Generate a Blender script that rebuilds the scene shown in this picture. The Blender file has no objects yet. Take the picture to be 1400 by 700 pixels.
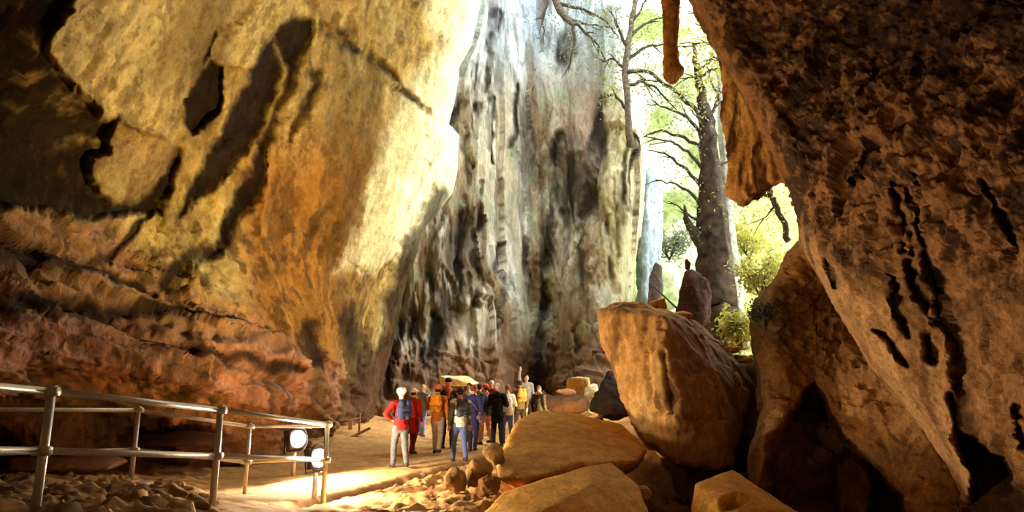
import bpy, bmesh, math, random
import numpy as np
from mathutils import Vector, Matrix

random.seed(7)
S = bpy.context.scene
COL = S.collection

# ------------------------------------------------------------------ camera
FPX, PITCH, CAMZ = 900.0, math.radians(11.7), 1.65
cam_d = bpy.data.cameras.new('camera'); cam_d.sensor_width = 36.0
cam_d.lens = 36.0 * FPX / 1400.0; cam_d.clip_end = 500
cam = bpy.data.objects.new('camera', cam_d); COL.objects.link(cam)
cam.location = (0, 0, CAMZ); cam.rotation_euler = (math.pi/2 + PITCH, 0, 0)
S.camera = cam

# ------------------------------------------------------------------ world, sun, exposure
SKY = 6.5
w = bpy.data.worlds.new('sky'); S.world = w; w.use_nodes = True
bg = w.node_tree.nodes['Background']
bg.inputs['Color'].default_value = (0.84, 0.93, 1.0, 1); bg.inputs['Strength'].default_value = SKY
sun_d = bpy.data.lights.new('sun', 'SUN'); sun_d.energy = 4.5; sun_d.angle = math.radians(12); sun_d.color = (1.0, 0.95, 0.82)
sun = bpy.data.objects.new('sun', sun_d); COL.objects.link(sun)
sun.rotation_euler = Vector((-0.80, -0.05, -0.60)).to_track_quat('-Z', 'Y').to_euler()
S.view_settings.view_transform = 'Standard'; S.view_settings.look = 'None'
S.view_settings.gamma = 1.0; S.view_settings.use_curve_mapping = False
S.view_settings.exposure = 0.0

# ------------------------------------------------------------------ helpers
cp, sp = math.cos(PITCH), math.sin(PITCH)
def PX(px, py, Y):
    """point seen at photo pixel (px, py) whose distance ahead of the camera is Y metres"""
    px, py, Y = np.asarray(px, float), np.asarray(py, float), np.asarray(Y, float)
    a = (px-700.0)/FPX; b = (350.0-py)/FPX
    dy = cp - b*sp; dz = sp + b*cp
    t = Y/dy
    return np.stack(np.broadcast_arrays(a*t, Y, CAMZ + dz*t), -1)
def V(px, py, Y): return Vector(PX(px, py, Y))
def project(P):
    y = P[..., 1]*cp + (P[..., 2]-CAMZ)*sp
    u = -P[..., 1]*sp + (P[..., 2]-CAMZ)*cp
    return 700 + FPX*P[..., 0]/y, 350 - FPX*u/y
def lin(c):
    c = np.array(c, float)/255.0
    return np.where(c <= 0.04045, c/12.92, ((c+0.055)/1.055)**2.4)
def ss(a, b, x):
    t = np.clip((x-a)/(b-a), 0, 1); return t*t*(3-2*t)
def _hash(ix, iy, iz, seed):
    h = (ix.astype(np.int64)*374761393 + iy.astype(np.int64)*668265263 + iz.astype(np.int64)*2147483647 + seed*1274126177) & 0xffffffff
    h = ((h ^ (h >> 13))*1274126177) & 0xffffffff
    h = ((h ^ (h >> 16))*2246822519) & 0xffffffff
    return ((h ^ (h >> 15)) & 0xffff)/65535.0
def vnoise(P, seed=0):
    i = np.floor(P).astype(np.int64); f = P-i
    f = f*f*f*(f*(f*6-15)+10)
    r = 0
    for dx in (0, 1):
        wx = f[:, 0] if dx else 1-f[:, 0]
        for dy in (0, 1):
            wy = f[:, 1] if dy else 1-f[:, 1]
            for dz in (0, 1):
                wz = f[:, 2] if dz else 1-f[:, 2]
                r = r + _hash(i[:, 0]+dx, i[:, 1]+dy, i[:, 2]+dz, seed)*wx*wy*wz
    return r*2-1
def fbm(P, scale, octv=4, seed=0, gain=0.5, ridged=False):
    a, t, n = 1.0, 0, 0
    Q = np.asarray(P, float)*np.asarray(scale, float)
    for o in range(octv):
        v = vnoise(Q + 17.3*o, seed+o*13)
        if ridged: v = 1-2*np.abs(v)
        t = t + a*v; n += a; a *= gain; Q = Q*2.03
    return t/n
def facet(P, scale, seed=0, warp_=0.35):
    """broken blocky relief: nearest-cell planes with random tilt and step, about -1..1"""
    Q = np.asarray(P, float)*np.asarray(scale, float)
    Q = Q + warp_*np.stack([fbm(Q, 1.3, 3, seed+k*7+500) for k in range(3)], -1)
    b = np.floor(Q).astype(np.int64); best = np.full(len(Q), 1e9); val = np.zeros(len(Q))
    for dx in (-1, 0, 1):
        for dy in (-1, 0, 1):
            for dz in (-1, 0, 1):
                c = b + np.array([dx, dy, dz])
                h = [_hash(c[:, 0], c[:, 1], c[:, 2], seed+j) for j in range(7)]
                D = Q - c - np.stack(h[:3], -1)
                d2 = (D*D).sum(-1); m = d2 < best
                best = np.where(m, d2, best)
                v = D[:, 0]*(h[3]*2-1) + D[:, 1]*(h[4]*2-1) + D[:, 2]*(h[5]*2-1) + (h[6]-0.5)*0.8
                val = np.where(m, v, val)
    return val
def tps(ctrl, vals, q, lam=1e-3):
    c = np.asarray(ctrl, float); sc = c.std(); m = c.mean(0); c = (c-m)/sc; q = (np.asarray(q, float)-m)/sc
    U = lambda r2: np.where(r2 > 1e-12, 0.5*r2*np.log(np.maximum(r2, 1e-12)), 0)
    n = len(c); K = U(((c[:, None]-c[None])**2).sum(-1)) + lam*np.eye(n)
    A = np.zeros((n+3, n+3)); A[:n, :n] = K; A[:n, n] = 1; A[:n, n+1:] = c; A[n, :n] = 1; A[n+1:, :n] = c.T
    s = np.linalg.solve(A, np.concatenate([np.asarray(vals, float), np.zeros(3)]))
    out = np.empty(len(q))
    for k in range(0, len(q), 40000):
        b = q[k:k+40000]
        out[k:k+40000] = U(((b[:, None]-c[None])**2).sum(-1)) @ s[:n] + s[n] + b @ s[n+1:]
    return out
def seg_dist(x, y, poly, closed):
    d = np.full(x.shape, 1e9); n = len(poly)
    for k in range(n if closed else n-1):
        ax, ay = poly[k][:2]; bx, by = poly[(k+1) % n][:2]
        vx, vy = bx-ax, by-ay
        t = np.clip(((x-ax)*vx + (y-ay)*vy)/(vx*vx+vy*vy+1e-9), 0, 1)
        d = np.minimum(d, np.hypot(x-ax-t*vx, y-ay-t*vy))
    return d
def sdf(x, y, poly):
    """signed distance to a closed outline, negative inside"""
    d = seg_dist(x, y, poly, True); ins = np.zeros(x.shape, bool); n = len(poly)
    for k in range(n):
        ax, ay = poly[k]; bx, by = poly[(k+1) % n]
        if ay == by: continue
        c = ((ay > y) != (by > y)) & (x < (bx-ax)*(y-ay)/(by-ay) + ax)
        ins ^= c
    return np.where(ins, -d, d)
def streak(x, y, poly):
    """mask 0..1 of a tapering streak: poly of (x, y, half width)"""
    m = np.zeros(x.shape)
    for k in range(len(poly)-1):
        ax, ay, aw = poly[k]; bx, by, bw = poly[k+1]
        vx, vy = bx-ax, by-ay
        t = np.clip(((x-ax)*vx + (y-ay)*vy)/(vx*vx+vy*vy+1e-9), 0, 1)
        wdt = aw+(bw-aw)*t
        m = np.maximum(m, 1-ss(0.25, 1.35, np.hypot(x-ax-t*vx, y-ay-t*vy)/wdt))
    return m
def poly_interp(pts, q):
    p = np.array(sorted(pts)); return np.interp(q, p[:, 0], p[:, 1])
def tag(o, label=None, cat=None, group=None, kind=None):
    if label: o['label'] = label
    if cat: o['category'] = cat
    if group: o['group'] = group
    if kind: o['kind'] = kind
    return o
def empty(name, loc, rz=0.0):
    o = bpy.data.objects.new(name, None); COL.objects.link(o)
    o.location = loc; o.rotation_euler = (0, 0, rz); o.empty_display_size = 0.1
    return o
def link(name, me, mat=None, parent=None, smooth=True):
    o = bpy.data.objects.new(name, me); COL.objects.link(o)
    if mat is not None and not me.materials: me.materials.append(mat)
    if parent is not None: o.parent = parent
    if smooth and len(me.polygons): me.polygons.foreach_set('use_smooth', [True]*len(me.polygons))
    return o
def mesh_np(name, verts, faces, cols=None):
    me = bpy.data.meshes.new(name)
    verts = np.asarray(verts, np.float32)
    if isinstance(faces, np.ndarray):
        n, k = faces.shape
        me.vertices.add(len(verts)); me.vertices.foreach_set('co', verts.ravel())
        me.loops.add(n*k); me.loops.foreach_set('vertex_index', faces.astype(np.int32).ravel())
        me.polygons.add(n); me.polygons.foreach_set('loop_start', np.arange(0, n*k, k, dtype=np.int32))
        me.update(calc_edges=True)
    else:
        me.from_pydata([tuple(v) for v in verts], [], faces)
    if cols is not None: paint(me, cols)
    me.validate()
    return me
def paint(me, cols):
    a = me.color_attributes.new('Col', 'FLOAT_COLOR', 'POINT')
    c = np.ones((len(me.vertices), 4), np.float32); c[:, :3] = np.clip(cols, 0, 1)
    a.data.foreach_set('color', c.ravel())

# ------------------------------------------------------------------ materials
def new_mat(name):
    m = bpy.data.materials.new(name); m.use_nodes = True
    return m, m.node_tree.nodes, m.node_tree.links, m.node_tree.nodes['Principled BSDF']
def rock_mat(name, scale=1.0, bump=0.6, stretch=(1, 1, 1), rough=0.88, spec=0.08, lo=0.45, hi=1.5, rot=(0, 0, 0)):
    """stone: painted strata colour (attribute Col) broken up by grain, speckle and fine relief"""
    m, N, L, b = new_mat(name)
    at = N.new('ShaderNodeAttribute'); at.attribute_name = 'Col'
    tc = N.new('ShaderNodeTexCoord'); mp = N.new('ShaderNodeMapping')
    mp.inputs['Scale'].default_value = stretch; mp.inputs['Rotation'].default_value = rot
    L.new(tc.outputs['Object'], mp.inputs['Vector'])
    def nz(s, d, r=0.6):
        n = N.new('ShaderNodeTexNoise'); n.inputs['Scale'].default_value = s*scale; n.inputs['Detail'].default_value = d
        n.inputs['Roughness'].default_value = r; L.new(mp.outputs['Vector'], n.inputs['Vector']); return n
    n1 = nz(2.2, 9, 0.68); n2 = nz(10, 6, 0.7); n3 = nz(30, 4, 0.7)
    mr = N.new('ShaderNodeMapRange'); mr.inputs['From Min'].default_value = 0.36; mr.inputs['From Max'].default_value = 0.64
    mr.inputs['To Min'].default_value = lo; mr.inputs['To Max'].default_value = hi
    def wsum(a, wa, b_, wb):
        m1 = N.new('ShaderNodeMath'); m1.operation = 'MULTIPLY'; m1.inputs[1].default_value = wa; L.new(a, m1.inputs[0])
        m2 = N.new('ShaderNodeMath'); m2.operation = 'MULTIPLY_ADD'; m2.inputs[1].default_value = wb; L.new(b_, m2.inputs[0]); L.new(m1.outputs[0], m2.inputs[2])
        return m2
    mx = wsum(wsum(n1.outputs['Fac'], 0.42, n2.outputs['Fac'], 0.35).outputs[0], 1.0, n3.outputs['Fac'], 0.23)
    L.new(mx.outputs[0], mr.inputs['Value'])
    mul = N.new('ShaderNodeVectorMath'); mul.operation = 'SCALE'
    L.new(at.outputs['Color'], mul.inputs[0]); L.new(mr.outputs['Result'], mul.inputs['Scale'])
    L.new(mul.outputs['Vector'], b.inputs['Base Color'])
    bp = N.new('ShaderNodeBump'); bp.inputs['Strength'].default_value = bump; bp.inputs['Distance'].default_value = 0.12/scale
    L.new(mx.outputs[0], bp.inputs['Height']); L.new(bp.outputs['Normal'], b.inputs['Normal'])
    b.inputs['Roughness'].default_value = rough; b.inputs['Specular IOR Level'].default_value = spec
    return m
def plain_mat(name, rgb, rough=0.7, metal=0.0, noise=0.25, scale=25, bump=0.15, spec=0.3):
    m, N, L, b = new_mat(name)
    tc = N.new('ShaderNodeTexCoord'); n = N.new('ShaderNodeTexNoise')
    n.inputs['Scale'].default_value = scale; n.inputs['Detail'].default_value = 4
    L.new(tc.outputs['Object'], n.inputs['Vector'])
    r = N.new('ShaderNodeValToRGB'); c = lin(rgb)
    r.color_ramp.elements[0].position = 0.3; r.color_ramp.elements[1].position = 0.7
    r.color_ramp.elements[0].color = (*(c*(1-noise)), 1); r.color_ramp.elements[1].color = (*np.clip(c*(1+noise), 0, 1), 1)
    L.new(n.outputs['Fac'], r.inputs['Fac']); L.new(r.outputs['Color'], b.inputs['Base Color'])
    bp = N.new('ShaderNodeBump'); bp.inputs['Strength'].default_value = bump; bp.inputs['Distance'].default_value = 0.02
    L.new(n.outputs['Fac'], bp.inputs['Height']); L.new(bp.outputs['Normal'], b.inputs['Normal'])
    b.inputs['Roughness'].default_value = rough; b.inputs['Metallic'].default_value = metal
    b.inputs['Specular IOR Level'].default_value = spec
    return m
def emit_mat(name, rgb, strength):
    m, N, L, b = new_mat(name)
    b.inputs['Base Color'].default_value = (1, 1, 1, 1)
    b.inputs['Emission Color'].default_value = (*rgb, 1); b.inputs['Emission Strength'].default_value = strength
    return m

M_WALL = rock_mat('weathered_sandstone', 1.0, 0.75, (1, 1, 0.6))
M_GORGE = rock_mat('fluted_cliff_stone', 0.8, 0.8, (1.4, 1.4, 0.35), rough=0.8)
M_RIGHT = rock_mat('pitted_brown_sandstone', 1.5, 1.0, (1, 1, 1), lo=0.3, hi=1.7)
M_BLOCK = rock_mat('boulder_sandstone', 2.0, 0.7, (1, 1, 0.7))
M_SAND = rock_mat('trodden_sand', 2.5, 0.45, (1, 1, 1), rough=0.95, spec=0.1, lo=0.7, hi=1.25)
M_HILL = rock_mat('mossy_hillside', 0.8, 0.8, (1, 1, 1), rough=0.95, spec=0.05, lo=0.5, hi=1.4)
M_METAL = plain_mat('galvanised_steel', (190, 178, 155), 0.42, 0.55, 0.12, 30, 0.1)
M_BARK = plain_mat('tree_bark', (96, 84, 72), 0.95, 0, 0.5, 6, 0.9, 0.1)
M_BARK_PALE = plain_mat('lichen_bark', (60, 48, 36), 0.95, 0, 0.75, 2.5, 1.0, 0.1)
M_TWIG = plain_mat('dark_twig', (70, 60, 46), 0.95, 0, 0.3, 10, 0.3, 0.1)

# ------------------------------------------------------------------ relief walls
def relief(name, py0, py1, nrow, L, R, ncol, depth, disp=None, colf=None, mat=None, roundL=None, roundR=None, back=10.0):
    """rock face swept between two outlines, rounded over and carried on behind at its free edges.
    L, R: outline (py, px) lists; roundL/R: (width px, depth m) of the turned edge."""
    py = np.linspace(py0, py1, nrow); Lx = poly_interp(L, py); Rx = poly_interp(R, py)
    t = np.linspace(0, 1, ncol)
    if roundR: t = np.concatenate([t[t < 0.96], np.linspace(0.96, 1, 26)])
    if roundL: t = np.concatenate([np.linspace(0, 0.04, 26), t[t > 0.04]])
    px = Lx[:, None] + t[None]*(Rx-Lx)[:, None]; pyy = np.repeat(py[:, None], len(t), 1)
    shp = px.shape
    Y = depth(px.ravel(), pyy.ravel()).reshape(shp)
    if roundR:
        s = np.clip((px-(Rx[:, None]-roundR[0]))/roundR[0], 0, 1); Y = Y + roundR[1]*(1-np.sqrt(np.clip(1-s*s, 0, 1)))
    if roundL:
        s = np.clip(((Lx[:, None]+roundL[0])-px)/roundL[0], 0, 1); Y = Y + roundL[1]*(1-np.sqrt(np.clip(1-s*s, 0, 1)))
    k = (np.arange(1, 9)/8.0)[None]
    if roundR:
        px = np.concatenate([px, Rx[:, None]-k*90], 1); Y = np.concatenate([Y, Y[:, -1:]+k*back], 1)
    if roundL:
        px = np.concatenate([Lx[:, None]+k[:, ::-1]*90, px], 1); Y = np.concatenate([Y[:, :1]+k[:, ::-1]*back, Y], 1)
    nr, nc = px.shape; pyy = np.repeat(py[:, None], nc, 1)
    P = PX(px, pyy, Y)
    gu = np.gradient(P, axis=1); gv = np.gradient(P, axis=0)
    N = np.cross(gv, gu); N /= np.linalg.norm(N, axis=-1, keepdims=True)+1e-9
    if (N*(np.array([0, 0, CAMZ])-P)).sum(-1).mean() < 0: N = -N
    Pf, Nf, x, y = P.reshape(-1, 3), N.reshape(-1, 3), px.ravel(), pyy.ravel()
    Pd = Pf
    if disp is not None:
        dn, dv = disp(x, y, Pf)          # roughness along the face's normal, hollows straight into the rock
        e = np.ones_like(x)
        if roundL: e = np.minimum(e, 0.3+0.7*ss(0, 45, x-poly_interp(L, y)))
        if roundR: e = np.minimum(e, 0.3+0.7*ss(0, 30, poly_interp(R, y)-x))
        dn = dn*e
        ray = Pf - np.array([0, 0, CAMZ]); ray /= np.linalg.norm(ray, axis=1, keepdims=True)
        Pd = Pf + Nf*dn[:, None] - ray*dv[:, None]
    idx = np.arange(nr*nc).reshape(nr, nc)
    F = np.stack([idx[:-1, :-1], idx[1:, :-1], idx[1:, 1:], idx[:-1, 1:]], -1).reshape(-1, 4)
    me = mesh_np(name, Pd, F, colf(x, y, Pf) if colf is not None else None)
    return tag(link(name, me, mat), kind='structure')
def warp(x, y, amp, s, seed):
    P = np.stack([x/s, y/s, np.zeros_like(x)], -1)
    return x + amp*fbm(P, 1, 3, seed), y + amp*fbm(P, 1, 3, seed+50)
def mixc(c, m, col): return c*(1-m[:, None]) + m[:, None]*np.asarray(col)
def lum(c, f): return c*f[:, None]

# ---- left wall
LW = [(-150,-260,4.5),(200,-260,7.5),(450,-260,11),(680,-260,16),
 (-150,0,6),(0,0,7.6),(200,0,10.5),(400,0,14),(550,0,17.5),(655,0,22),
 (-150,150,7.5),(0,150,9.3),(100,150,10.4),(200,150,11.6),(400,150,15),(550,150,18.6),(615,150,21.5),
 (-150,300,8.3),(0,300,10),(200,300,12.7),(400,300,16),(540,300,20),(600,290,23),
 (-150,400,8.3),(0,400,9.4),(200,400,12),(400,400,15.8),(540,400,22),
 (-150,500,7.8),(0,500,8.8),(200,500,11),(380,500,14),(450,500,17.3),(530,500,23.5),
 (-150,560,8),(0,560,9.2),(200,560,11.2),(380,560,14.2),(450,560,17.8),(520,560,24),
 (-150,620,10),(0,620,11.3),(200,620,12.9),(400,620,15.5),(510,620,23),
 (-150,720,10.5),(-500,-260,2.6),(-500,0,3.8),(-500,300,5.6),(-500,500,5.4),(-500,720,7),(0,720,11.6),(200,720,13),(400,720,16),(510,720,23)]
LWa = np.array(LW, float)
PLATE = [(80,-80),(75,0),(45,55),(70,95),(115,130),(120,150),(150,157),(190,178),(232,190),(240,150),(250,112),(275,85),(300,90),(345,95),(365,40),(400,22),(440,-80)]
PLATE2 = [(150,150),(140,205),(118,215),(130,250),(150,275),(185,272),(215,250),(240,215),(235,185),(190,172)]
HOLE = [(280,82),(297,92),(306,120),(300,150),(286,174),(270,183),(253,165),(250,140),(258,112)]
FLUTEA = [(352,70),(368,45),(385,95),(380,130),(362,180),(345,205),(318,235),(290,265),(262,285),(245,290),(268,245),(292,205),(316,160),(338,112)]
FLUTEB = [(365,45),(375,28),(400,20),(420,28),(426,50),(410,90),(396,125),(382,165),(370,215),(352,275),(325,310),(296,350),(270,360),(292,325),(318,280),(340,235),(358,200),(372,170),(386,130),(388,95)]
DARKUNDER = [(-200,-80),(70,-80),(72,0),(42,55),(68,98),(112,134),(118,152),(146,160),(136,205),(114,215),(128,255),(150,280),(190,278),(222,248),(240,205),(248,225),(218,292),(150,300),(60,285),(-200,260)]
LEDGE = [(436,32,7),(470,50,13),(500,72,11),(530,92,9),(556,122,7),(588,156,4)]
SEAM = [(602,268,12),(580,310,14),(562,360,16),(548,420,20),(530,500,26),(515,580,30)]
PALE = [(548,140),(522,190),(497,255),(490,310),(455,370),(520,370),(560,345),(640,300),(680,100),(700,-80),(560,-80),(600,60)]
LIP = [(-200,515),(60,512),(200,528),(300,548),(395,567),(418,545),(414,505),(390,488),(320,470),(230,452),(120,440),(-200,430)]
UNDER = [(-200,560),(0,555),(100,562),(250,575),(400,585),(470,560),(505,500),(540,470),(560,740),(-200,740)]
STREAKS_L = [[(432,100,10),(418,150,9),(402,190,5)],[(425,445,11),(418,475,14),(440,500,6)],[(560,330,7),(545,400,10),(535,470,15),(520,540,22)],
 [(580,340,4),(568,400,6),(560,450,4)],[(265,90,3),(278,70,5),(290,40,3)],[(-80,340,28),(60,348,22),(140,372,15),(215,398,6)],[(-60,402,16),(80,416,15),(200,428,9),(330,446,5)],[(230,380,14),(262,352,20),(290,345,10)],[(480,440,26),(500,500,30),(490,560,22)],  # the two long wide bands are ledge shadows painted as streaks
 [(150,352,5),(190,308,5),(205,290,3)],[(210,468,4),(280,480,7),(360,500,8),(400,508,4)],[(0,330,22),(-60,320,20),(40,340,6)]]
def lw_depth(x, y): return tps(LWa[:, :2], LWa[:, 2], np.stack([x, y], -1), 2e-3)
def lw_masks(x, y):
    wx, wy = warp(x, y, 8, 30, 3); wx, wy = warp(wx, wy, 3, 7, 5)
    sm = lambda poly, f: 1-ss(-f, f, sdf(wx, wy, poly))
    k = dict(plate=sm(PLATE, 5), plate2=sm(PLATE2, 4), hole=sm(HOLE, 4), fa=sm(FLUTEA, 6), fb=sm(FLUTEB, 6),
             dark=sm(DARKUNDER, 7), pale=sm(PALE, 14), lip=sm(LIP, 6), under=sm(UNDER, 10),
             ledge=streak(wx, wy, LEDGE), seam=streak(wx, wy, SEAM))
    st = np.zeros_like(x)
    for s in STREAKS_L: st = np.maximum(st, streak(wx, wy, s))
    k['st'] = st
    k['strata'] = ss(-18, 24, wy - np.interp(wx, [-200,0,150,230,330,420,520], [262,272,300,372,425,480,520]))*(1-ss(470, 530, x))
    return k
def strata_v(P, x):
    """ragged dipping beds"""
    Q = P.copy(); Q[:, 2] = P[:, 2] + 0.22*P[:, 0] + 0.20*P[:, 1]
    q = Q[:, 2] + 0.5*fbm(Q, (0.35, 0.35, 0.6), 4, 71, 0.6)
    a = 0.5 + 0.9*fbm(Q, (0.3, 0.3, 0.8), 3, 72)
    f = (q*1.15) % 1.0; f2 = (q*3.1 + 0.3) % 1.0
    return a*((np.minimum(f*1.4, (1-f)*5)-0.5)*0.8 + (np.minimum(f2*1.4, (1-f2)*5)-0.5)*0.25) + 0.55*facet(Q, (0.40, 0.40, 1.5), 73, 0.4) + 0.22*facet(Q, (1.1, 1.1, 3.6), 74, 0.4)
def lw_disp(x, y, P):
    k = lw_masks(x, y)
    d = 0.30*fbm(P, 0.28, 3, 11) + 0.10*fbm(P, (0.9, 0.9, 0.7), 4, 12, 0.55, True) + 0.10*facet(P, (0.55, 0.55, 0.3), 14, 0.5) + 0.05*facet(P, (1.6, 1.6, 0.9), 15, 0.5) + 0.045*fbm(P, 4.0, 4, 13, 0.6)
    d *= 1-0.35*k['pale']
    d += 0.34*k['strata']*strata_v(P, x)
    v = 0.45*k['plate'] + 0.20*k['plate2'] - 0.55*k['hole'] - 0.30*k['fa'] - 0.30*k['fb'] - 0.5*k['dark'] - 0.30*k['ledge']*(1+fbm(P, 2, 3, 16)) - 0.18*k['st'] - 0.5*k['seam']
    v = v + 0.40*k['lip'] - 0.25*k['under']
    return d, v
def lw_col(x, y, P):
    k = lw_masks(x, y)
    n1 = fbm(P, 0.5, 4, 21); n2 = fbm(P, (1.6, 1.6, 0.5), 4, 22); n3 = fbm(P, 3.0, 3, 23)
    c = np.tile(lin((184, 150, 76)), (len(x), 1))
    c = mixc(c, ss(-0.2, 0.5, n1)*0.6, lin((204, 182, 118)))
    amber = ss(120, 260, y)*ss(300, 360, x)*(1-ss(470, 520, x - 0.1*(300-y)))
    c = mixc(c, amber*0.85, lin((162, 104, 32)))
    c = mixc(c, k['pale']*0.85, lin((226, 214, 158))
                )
    c = mixc(c, ss(575, 610, x + 0.35*(y-150))*(1-ss(300, 380, y))*0.8, lin((242, 234, 186)))  # daylight from the gorge painted in as cream, here and above
    c = mixc(c, k['plate']*0.45, lin((206, 184, 122)))
    c = mixc(c, k['strata']*0.8, lin((162, 116, 80)))
    c = mixc(c, (k['strata']*ss(0.05, 0.4, n1))*0.6, lin((184, 136, 108)))
    c = mixc(c, k['lip']*0.6, lin((184, 130, 98)))
    c = lum(c, 1+0.35*n2+0.25*n3)
    n4 = fbm(P, (4.5, 4.5, 2.0), 4, 24, 0.65)
    c = mixc(c, ss(0.10, 0.40, n2)*0.50*(1-0.6*k['pale']), lin((70, 52, 30)))
    c = mixc(c, ss(0.0, 0.28, n4)*(0.55+0.25*ss(250, 350, y))*(1-0.55*k['pale']), lin((86, 58, 26)))
    c = mixc(c, ss(0.0, 0.35, fbm(P, (0.5, 0.5, 0.14), 4, 25))*0.65*(1-k['pale']), lin((104, 80, 40)))
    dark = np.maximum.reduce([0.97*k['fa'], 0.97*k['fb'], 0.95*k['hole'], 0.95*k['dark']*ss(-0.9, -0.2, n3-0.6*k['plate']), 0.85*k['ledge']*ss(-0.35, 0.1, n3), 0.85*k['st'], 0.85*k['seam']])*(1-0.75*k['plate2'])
    c = mixc(c, dark, lin((26, 15, 9)))  # dark patina of the flutes plus overhang shade, put into the colour
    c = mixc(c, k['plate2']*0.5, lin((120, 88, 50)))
    c = mixc(c, k['under']*0.55, lin((92, 62, 46)))  # shade of the undercut base, painted into the rock
    return c
LW_R = [(-260,700),(0,658),(60,645),(90,628),(140,621),(170,614),(185,627),(235,625),(265,618),(285,602),(310,582),(400,552),(500,530),(600,516),(720,510)]
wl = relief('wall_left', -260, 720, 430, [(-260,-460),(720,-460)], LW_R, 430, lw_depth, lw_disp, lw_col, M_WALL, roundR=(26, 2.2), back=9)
tag(wl, 'tall ochre sandstone cave wall with dark flutes leaning over the railings', 'wall')

# ---- back wall of the gorge
BWp = [(470,-250,27),(620,-250,28),(700,-250,31),(780,-250,32),(880,-250,31),
 (470,0,27),(620,0,27.5),(660,0,29),(700,0,32),(780,0,33),(840,0,31),(880,0,31),
 (470,250,27.5),(560,250,27.5),(620,250,28),(660,250,29.5),(700,250,30.5),(735,250,33),(780,250,32),(830,250,29.5),(880,250,30),
 (470,420,27),(560,420,27),(620,420,27.5),(700,420,29),(738,420,33),(775,420,29.5),(830,420,28.5),(880,420,28.5),
 (470,540,25),(560,540,25.5),(620,540,26),(700,540,27.5),(738,540,30),(775,540,27),(830,540,26.5),(880,540,27),
 (470,640,25),(620,640,26),(780,640,27),(880,640,27)]
BWa = np.array(BWp, float)
BCRACK = [[(742,380,5),(742,430,11),(736,490,16),(732,540,18)],[(826,140,6),(822,200,9),(812,260,8),(800,300,4)],[(765,180,4),(758,230,7),(752,300,6),(744,360,6)],
 [(640,150,4),(634,250,4),(628,330,5),(625,420,4)],[(606,290,5),(590,350,6),(575,420,9),(560,500,14)],[(655,250,3),(650,340,4),(648,420,3)],
 [(672,20,5),(668,80,5),(655,130,3)],[(690,330,3),(684,400,5),(676,450,3)],[(787,215,8),(783,270,12),(774,330,10),(764,400,6)],[(640,95,4),(622,150,6),(612,190,4)],
 [(840,300,3),(836,400,4)],[(852,180,3),(849,280,4),(845,350,3)],[(865,190,2.5),(862,290,3)],[(700,120,3),(697,200,3)],[(720,330,4),(716,430,5)],[(752,45,9),(760,65,10),(768,80,5)],
 [(545,380,8),(535,450,12),(525,520,16)],[(800,330,3),(796,420,4),(790,480,3)],[(600,420,5),(592,480,7)],[(665,140,4),(664,180,5),(676,220,3)]]
BWIDE = [([(746,215),(790,160),(822,135),(832,150),(826,260),(800,330),(784,420),(764,520),(722,540),(734,400),(738,300)], 14),
 ([(608,285),(648,230),(660,300),(640,400),(612,470),(560,520),(520,540),(540,440),(575,350)], 16),
 ([(612,110),(640,60),(655,0),(690,0),(680,110),(650,180),(632,260),(612,200)], 12), ([(735,-20),(800,-20),(835,40),(800,60),(765,95),(745,60)], 12),
 ([(690,100),(730,150),(735,230),(715,260),(700,200)], 12)]
def bw_depth(x, y): return tps(BWa[:, :2], BWa[:, 2], np.stack([x, y], -1), 2e-3)
def bw_masks(x, y):
    wx, wy = warp(x, y, 10, 30, 103); wx, wy = warp(wx, wy, 2.5, 9, 105)
    st = np.zeros_like(x)
    for s in BCRACK: st = np.maximum(st, streak(wx, wy, [(a, b, 1.45*c) for a, b, c in s]))
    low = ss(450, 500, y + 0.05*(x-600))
    n = fbm(np.stack([x, y, 0*x], -1), (0.05, 0.012, 1), 4, 131, 0.6)
    wide = np.zeros_like(x)
    for p, f in BWIDE: wide = np.maximum(wide, (1-ss(-f, f, sdf(wx, wy, p)))*ss(-0.35, 0.2, n))
    return np.maximum(st*ss(-0.5, 0.15, n), streak(wx, wy, BCRACK[0])), low, wide
def bw_disp(x, y, P):
    st, low, wide = bw_masks(x, y)
    d = 0.35*fbm(P, (0.45, 0.45, 0.04), 3, 111, 0.5, True) + 0.40*facet(P, (0.42, 0.42, 0.05), 114, 0.5) + 0.20*facet(P, (1.1, 1.1, 0.13), 115, 0.4) + 0.07*facet(P, (2.6, 2.6, 0.6), 116, 0.5) + 0.05*fbm(P, (3, 3, 1.2), 4, 113, 0.6)
    d *= 1-0.4*low
    d += 0.25*low*strata_v(P*0.7, x)
    return d, -0.35*st - 0.25*wide
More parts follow.
